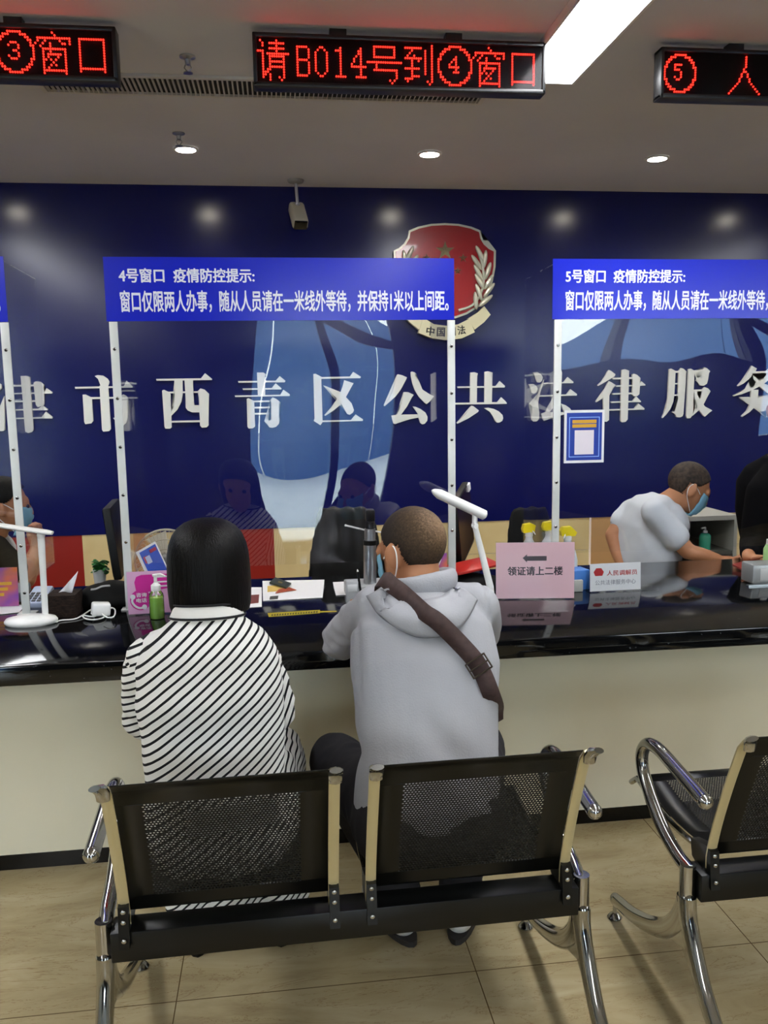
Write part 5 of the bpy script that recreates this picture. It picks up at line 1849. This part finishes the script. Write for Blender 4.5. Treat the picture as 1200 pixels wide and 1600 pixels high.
# monitors
def monitor(label, c, yaw, lean, roll, w_, h_, m_face, clip=False):
    t = thing('monitor', label, 'monitor', V((c.x, c.y, CT)), 'computer monitors on the counter')
    Rm = Matrix.Rotation(yaw, 4, 'Z') @ Matrix.Rotation(roll, 4, 'Y') @ Matrix.Rotation(lean, 4, 'X')
    MB().box(c, (w_, .03, h_), Rm, .006).build('housing', M_black, t)
    MB().box(c + Rm.to_3x3() @ V((0, -.0158, .004)), (w_*.96, .001, h_*.92), Rm).build('screen', m_face, t, 0)
    bk_ = c + Rm.to_3x3() @ V((0, .03, -.05))
    MB().tube([bk_, V((bk_.x, bk_.y, CT+.06)), V((bk_.x, bk_.y, CT+.012))], [(.028, .012)]*3, 8, flat=(math.cos(yaw), math.sin(yaw), 0)).box((bk_.x, bk_.y, CT+.0065), (.20, .17, .012), (0, 0, yaw), .004).build('stand', M_black, t)
    if clip:
        p = c + Rm.to_3x3() @ V((w_*.40, -.018, h_*.44))
        o = MB().box(p, (.045, .008, .03), Rm).build('clip', M_paper, t, 0)
    return t
monitor('black monitor seen edge-on left of the left partition post', at(183, 840, 3.36) + V((0, -.01, 0)), math.radians(-86), .10, 0, .30, .275, M_blackgl)
monitor('tilted dark-screened monitor behind the right desk lamp', at(722, 818, 3.36), math.radians(68), -.06, -.16, .32, .27, mat('screen_brown_reflection', '#2a1c19', .15), True)  # the screen's brown is a reflection put into its colour
# leaflets in card stands
M_leaf = noise_col(mat('leaflet_print', '#d8557a', .4), '#7a3fc0', '#f0763f', 9, 2, .35, .6)
def leaflet(label, c0, c1, h):
    t, P_, rv, uv, w_, h_, nr_ = holder('leaflet', label, 'leaflet', c0, c1, h, M_leaf, .08, .03, 0, 'purple and orange leaflets in stands')
    mb = MB()
    for k in range(3):
        mb.prism([P_(.15, .55-.14*k), P_(.85-.1*k, .55-.14*k), P_(.85-.1*k, .63-.14*k), P_(.15, .63-.14*k)], -nr_*.0004)
    mb.build('yellow_print', mat('leaf_yellow', '#f2b52e', .5), t, 0)
c0, c1 = at(-36, 925, 3.2), at(28, 925, 3.2)
c0.z = c1.z = CT
leaflet('purple-orange leaflet in a stand at left edge, by the partition post', c0, c1, at(0, 888, 3.22).z-CT)
c0, c1 = at(664, 905, 3.02), at(700, 905, 3.03)
c0.z = c1.z = CT
leaflet('purple-orange leaflet in a stand behind the cropped-haired man', c0, c1, at(690, 867, 3.03).z-CT)
# left-edge equipment
q_ = on(12, 943, CT)
t = thing('desk_telephone', 'grey desk telephone at left edge behind the lamp', 'telephone', q_)
MB().box(q_+V((-.02, .05, .031)), (.16, .12, .04), (.15, 0, 0), .012, 3).build('body', mat('phone_grey', '#7f858d', .4), t)
MB().box(q_+V((-.055, .05, .064)), (.045, .15, .03), (.12, 0, 0), .013, 3).build('handset', mat('phone_dark', '#50565e', .4), t)
q_ = on(56, 949, CT)
t = thing('card_terminal', 'pale card terminal with dark keys behind the left lamp stem', 'card terminal', q_)
MB().box(q_+V((0, .05, .026)), (.075, .12, .03), (.35, 0, -.15), .008).build('body', mat('terminal_blue', '#aeb9d4', .4), t)
ky = MB()
Rk = Euler((.35, 0, -.15)).to_matrix()
for i in range(3):
    for k in range(4):
        ky.box(q_+V((0, .05, .026)) + Rk @ V((-.02+.02*i, -.045+.016*k, .0165)), (.014, .010, .003), (.35, 0, -.15))
ky.build('keypad', mat('key_dark', '#23262e', .5), t, 0)
single(MB().prism([on(-20, 962, CT+.0012), on(30, 957, CT+.0012), on(40, 945, CT+.0012), on(-12, 948, CT+.0012)], (0, 0, .0012)), 'paper_sheet', M_paper, 'loose white papers under the telephone at left edge', 'paper', smooth=0)
# office chairs
def office_chair(label, c, w_, h_, m, yaw=0, group='office chairs behind the counter'):
    t = thing('office_chair', label, 'chair', (c.x, c.y, 0), group)
    mb = MB()
    rings = []
    for k in range(13):
        v_ = k/12
        ww = w_/2*(1 - .30*v_**2.2)
        z_ = c.z + h_*(v_-.5)
        dd = .035*(1-.25*v_)
        if v_ > .92:
            ww *= .9
        rings.append((V((c.x, c.y + .06*v_, z_)), V((math.cos(yaw), math.sin(yaw), 0)), V((-math.sin(yaw), math.cos(yaw), 0)), ww, dd))
    ring_loft(mb, rings, 32)
    link('backrest', remesh(mb, .010, 4, lambda p, n: .004*math.sin((p.x-c.x)*95)*max(0, min(1, (p.z-c.z+.04)*12)) + .004*nz3(p, 12)), m, t, 60)
    zs_ = .46
    MB().box((c.x, c.y-.24, zs_), (w_*.98, .46, .09), None, .035, 4).build('seat', m, t)
    MB().cyl((c.x, c.y-.22, .08), (c.x, c.y-.22, zs_-.04), .03).tube([(c.x, c.y-.22, zs_-.05), (c.x, c.y+.03, zs_-.03), (c.x, c.y+.05, c.z-h_*.3)], [(.03, .01)]*3, 8, flat=(1, 0, 0)).build('column', M_alum, t)
    for k in range(5):
        a = k*2*math.pi/5+.3
        e_ = V((c.x+.27*math.cos(a), c.y-.22+.27*math.sin(a), .065))
        lo = MB().tube([(c.x, c.y-.22, .11), e_], [(.022, .018), (.015, .012)], 8).build('leg', M_black, t)
        MB().cyl(e_ + V((-.012, 0, -.036)), e_ + V((.012, 0, -.036)), .028, n=14).build('castor', M_black, lo)
    return t
M_leather = mat('black_leather', '#060505', .4, spec=.3)
cc_ = at(541, 872, 3.98)
office_chair('high-backed black leather office chair behind the document camera', cc_, at(600, 872, 3.98).x-at(478, 872, 3.98).x, .48, M_leather)
cc_ = at(832, 850, 4.3)
office_chair('dark office chair back behind the yellow-topped spray bottles', cc_, at(858, 850, 4.3).x-at(806, 850, 4.3).x+.10, .38, M_bag)
# document camera
q_ = on(573, 925, CT)
DCY = 3.12
q_ = V((at(573, 925, DCY).x, DCY, CT))
t = thing('document_camera', 'tall silver document camera with black head left of the man', 'document camera', q_)
x_ = lambda py: at(578, py, DCY)
M_silver = mat('brushed_silver', '#b4b5ba', .3, metal=.9)
rad = (at(588, 870, DCY).x-at(568, 870, DCY).x)/2
MB().box((q_.x-.005, DCY+.02, CT+.026), (.15, .14, .05), None, .006).build('base', mat('device_grey', '#a9abad', .4), t)
MB().cyl(V((x_(905).x, DCY, CT+.048)), V((x_(851).x, DCY, x_(851).z)), rad, rad, 24).build('tube', M_silver, t)
MB().cyl(V((x_(851).x, DCY, x_(851).z)), V((x_(844).x, DCY, x_(844).z)), rad*1.08, n=24).build('band', M_black, t)
MB().cyl(V((x_(844).x, DCY, x_(844).z)), V((x_(826).x, DCY, x_(826).z)), rad*.86, n=24).build('upper_tube', M_silver, t)
MB().cyl(V((x_(826).x, DCY, x_(826).z+.001)), V((x_(812).x, DCY, x_(812).z)), rad*.70, n=20).box((x_(805).x, DCY, x_(805).z), (.034, .05, .045), None, .006).build('head', M_black, t)
a0_, a1_ = at(569, 828, DCY), at(540, 821, DCY-.02)
b0_, b1_ = at(587, 830, DCY), at(622, 838, DCY)
MB().tube([a0_, a1_], .0035, 8).tube([b0_, b1_], .0035, 8).sph(a1_, .0045).build('side_arm', M_white, t)
# white upright device and pens in front of it
q_ = on(551, 945, CT)
t = thing('card_reader', 'pale grey upright card reader by the document camera', 'card reader', q_)
tp_ = at(551, 908, q_.y).z-CT
MB().box(q_+V((0, .02, tp_/2)), (.045, .04, tp_), None, .005).build('body', mat('reader_grey', '#b9bcc0', .35), t)
MB().box(q_+V((0, -.0005, tp_*.7)), (.034, .002, tp_*.3), None, .0008).build('slot_plate', mat('reader_light', '#d5d7da', .3), t)
for k, (a_, b_, lab) in enumerate((((566, 930), (559, 893), 'black pen with a white tip leaning beside the card reader'), ((556, 932), (561, 905), 'black pen standing upright beside the card reader'))):
    y_ = q_.y+.015+.02*k
    A_, B_ = at(*a_, y_), at(*b_, y_)
    A_.z = CT+.001
    t = thing('pen', lab, 'pen', A_, 'pens by the card reader')
    MB().cyl(A_, B_, .0042, n=12).build('barrel', M_black, t)
    MB().cyl(B_, B_+(B_-A_).normalized()*.008, .004, .0015, 12).build('tip', M_white, t)
# papers, booklets, label on the counter
def flat(name, m, pts, h, label, cat, dz=0.0008, group=None):
    return single(MB().prism([on(a, c, CT+dz) for a, c in pts], (0, 0, h)), name, m, label, cat, group, 0)
flat('paper_sheet', M_paper, [(411, 939), (504, 934), (507, 906), (410, 908)], .001, 'white sheet of paper under the dark green passport', 'paper')
flat('paper_sheet', M_paper, [(366, 951), (409, 948), (409, 918), (380, 918)], .0012, 'white sheet with a dark red block beside the bobbed hair', 'paper', .0004)
o = flat('printed_block', mat('dark_red_print', '#6a2222', .6), [(386, 944), (404, 942), (405, 929), (388, 930)], .0005, 'dark red printed card lying on the white sheet by the bobbed hair', 'card', .0018)
flat('photo_print', mat('photo_dark', '#3a3c38', .5), [(421, 937), (434, 936), (435, 931), (422, 932)], .0006, 'tiny dark photo print near the front edge of the white sheet', 'photo', .0020)
flat('card', mat('card_yellow', '#d8b65e', .5), [(418, 925), (452, 923), (444, 914), (418, 916)], .0015, 'yellow card lying beneath the dark green passport', 'card', .0020)
flat('card', mat('card_orange', '#a5431f', .5), [(430, 927), (463, 922), (452, 918), (436, 921)], .0015, 'orange-red card sticking out right of the passport', 'card', .0037)
t = thing('passport', 'dark green passport lying on top of the cards on white paper', 'passport', on(438, 914, CT+.0055))
pts = [on(421, 912, CT+.0056), on(447, 920, CT+.0056), on(455, 913, CT+.0056), on(430, 904, CT+.0056)]
MB().prism(pts, (0, 0, .006)).build('cover', mat('passport_green', '#1c2a25', .45), t, 0)
c_ = sum(pts, V())/4
MB().prism([c_.lerp(p, .25) + V((0, 0, .0061)) for p in pts], (0, 0, .0004)).build('gold_stamp', mat('gold_print', '#8d7a3c', .4, metal=.5), t, 0)
flat('card', M_paper, [(525, 931), (541, 930), (541, 909), (520, 910)], .0012, 'white card left of the card reader', 'card', .0008)
t = thing('warning_label', 'long yellow label stuck on the counter top between the two visitors', 'label', on(470, 957, CT))
MB().prism([on(420, 964, CT+.0003), on(500, 958, CT+.0003), on(500, 953, CT+.0003), on(418, 958, CT+.0003)], (0, 0, .0005)).prism([on(500, 957, CT+.0003), on(526, 956, CT+.0003), on(526, 954.5, CT+.0003), on(500, 955, CT+.0003)], (0, 0, .0005)).build('strip', mat('label_yellow', '#b8a327', .5), t, 0)
mb = MB()
random.seed(11)
for k in range(18):
    u = 424+4.1*k
    y_ = 961.3-(u-424)*.072
    mb.prism([on(u, y_+1.2, CT+.0009), on(u+2.6, y_+1.0, CT+.0009), on(u+2.6, y_-1.2-random.random(), CT+.0009), on(u+.3, y_-1.0, CT+.0009)], (0, 0, .0003))
mb.build('worn_marks', mat('label_mark', '#3f3a14', .6), t, 0)
q_ = on(374, 962, CT)
t = thing('small_bottle', 'small olive bottle beside the collar of the striped dress', 'bottle', q_)
MB().lathe([(0, 0), (.011, 0), (.012, .004), (.012, .022), (0, .022)], q_).build('bottle', mat('olive', '#8b8156', .4), t)
MB().cyl(q_+V((0, 0, .022)), q_+V((0, 0, .033)), .0115).build('cap', M_black, t)
# right of the man: folder and bag under the monitor
q_ = at(728, 897, 3.22)
o, c_ = soft_bag('backpack', [((q_.x-.01, 3.13, CT+.03), (.10, .055, .042), None), ((q_.x+.07, 3.12, CT+.025), (.055, .05, .038), None)], M_bag, '', .007, .005)
tag(o, 'low black fabric bag between monitor and right desk lamp', 'bag')
q_ = at(730, 889, 3.22)
single(MB().box((q_.x+.0, 3.14, CT+.098), (.19, .12, .010), (.08, -.10, .3), .003), 'folder', mat('red_folder', '#b3261f', .35), 'red folder lying on the low black bag under the monitor', 'folder')
# spray bottles
def spray(px, yp, Y_, label, trig):
    p = at(px, 900, Y_)
    p.z = CT
    zt_ = at(px, yp, Y_).z-CT
    t = thing('spray_bottle', label, 'spray bottle', p, 'white spray bottles behind the pink sign')
    b_ = zt_-.055
    MB().lathe([(0, 0), (.038, 0), (.040, .006), (.040, b_*.55), (.032, b_*.75), (.016, b_*.92), (.014, b_), (0, b_)], p).build('bottle', mat('bottle_white', '#dfe1e4', .35), t, 50)
    MB().lathe([(0, b_), (.016, b_), (.016, b_+.018), (0, b_+.018)], p).tube([p+V((-.012*trig, -.01, b_+.026)), p+V((-.022*trig, -.016, b_+.008))], [(.005, .003), (.003, .002)], 8).build('collar', M_white, t)
    c = p+V((0, 0, b_+.036))
    MB().prism([c+V((-.028, -.014, -.018)), c+V((.026, -.014, -.020)), c+V((.034, -.014, -.006)), c+V((.010, -.014, .018)), c+V((-.022, -.014, .016)), c+V((-.032, -.014, .002))] if trig > 0 else [c+V((-.026, -.014, -.020)), c+V((.020, -.014, -.018)), c+V((.024, -.014, .010)), c+V((.006, -.014, .018)), c+V((-.024, -.014, .014)), c+V((-.030, -.014, -.006))], (0, .028, 0)).build('trigger_head', mat('spray_yellow', '#f2dc0f', .35), t, 20)
spray(826, 817, 3.30, 'leftmost yellow-topped spray bottle above the pink sign', -1)
spray(857, 814, 3.42, 'middle spray bottle, seen through the acrylic left of the post', -1)
spray(886, 822, 3.16, 'rightmost spray bottle with a bright yellow head, right of the post', 1)
q_ = on(908, 925, CT)
t = thing('small_box', 'small blue box between the pink sign and the name stand', 'box', q_+V((0, .05, 0)))
hb = at(908, 889, q_.y+.05).z-CT
MB().box(q_+V((.005, .06, hb/2)), (.07, .07, hb), (0, 0, .2), .004).build('carton', mat('box_blue', '#3f78c4', .5), t)
single(MB().box(on(902, 926, CT)+V((.005, .012, .024)), (.04, .014, .046), None, .003), 'card_holder', mat('holder_grey', '#aaaaa4', .5), 'small grey card holder in front of the blue box', 'card holder')
# cabinet behind the counter at the right
p0, p1 = at(1062, 808, 4.25), at(1148, 802, 4.25)
t = thing('storage_cabinet', 'grey open storage cabinet behind the masked man in white', 'cabinet', ((p0.x+p1.x)/2, 4.45, 0))
zt_ = p0.z
xa_, xb_ = p0.x-.12, p1.x+.02
M_cab = mat('cabinet_grey', '#a8a79f', .5)
f = MB()
f.box2((xa_, 4.25, zt_-.025), (xb_, 4.75, zt_))
f.box2((xa_, 4.25, 0), (xa_+.02, 4.75, zt_-.025)).box2((xb_-.02, 4.25, 0), (xb_, 4.75, zt_-.025)).box2((xa_+.02, 4.73, 0), (xb_-.02, 4.75, zt_-.025))
f.build('carcass', M_cab, t, 0)
zsh = at(1102, 857, 4.33).z-.004
MB().box2((xa_+.02, 4.26, zsh-.02), (xb_-.02, 4.73, zsh)).build('shelf', mat('cabinet_dark', '#55554e', .6), t, 0)
q_ = at(1101, 855, 4.33)
q_.z = zsh
t = thing('sanitizer_bottle', 'teal pump bottle on the shelf of the grey cabinet', 'bottle', q_)
MB().lathe([(0, 0.0005), (.030, .0005), (.031, .006), (.031, .075), (.022, .088), (.012, .092), (0, .092)], q_).build('bottle', mat('teal_plastic', '#2f9a7c', .3), t)
MB().lathe([(0, .092), (.013, .092), (.013, .104), (.005, .107), (.005, .122), (0, .122)], q_).tube([q_+V((0, 0, .121)), q_+V((-.03, -.01, .120))], .005, 8).build('pump', M_white, t)
# right end of the counter
q_ = on(1192, 914, CT)
t = thing('calculator', 'silver desk calculator on the counter at right edge', 'calculator', q_)
hb = at(1190, 882, q_.y).z-CT
MB().box(q_+V((.03, .05, hb*.5)), (.14, .09, hb*.95), (0, 0, 0), .008).build('body', mat('calc_silver', '#9fa1a1', .3, metal=.4), t)
MB().box(q_+V((.035, .0045, hb*.5)), (.09, .003, hb*.6), None, .001).build('front_plate', mat('calc_plate', '#b9bab8', .4), t)
MB().prism([q_+V((-.07, -.02, .0005)), q_+V((.14, -.02, .0005)), q_+V((.14, .0, .0005)), q_+V((-.07, .0, .0005))], (0, 0, .005)).build('foot_strip', M_alum, t, 0)
flat('folder', mat('maroon_folder', '#8a2f28', .45), [(1144, 884), (1172, 898), (1196, 890), (1160, 880)], .008, 'maroon folder on the counter in front of the black jacket', 'folder', .001)
q_ = at(1201, 883, 3.17)
q_.z = CT
t = thing('small_bottle', 'pale green bottle at right edge behind the silver calculator', 'bottle', q_)
MB().lathe([(0, .0005), (.022, .0005), (.023, .005), (.023, .11), (.014, .13), (0, .13)], q_).build('bottle', mat('pale_green', '#a9d18c', .35), t)
MB().cyl(q_+V((0, 0, .13)), q_+V((0, 0, .15)), .013).build('cap', M_white, t)
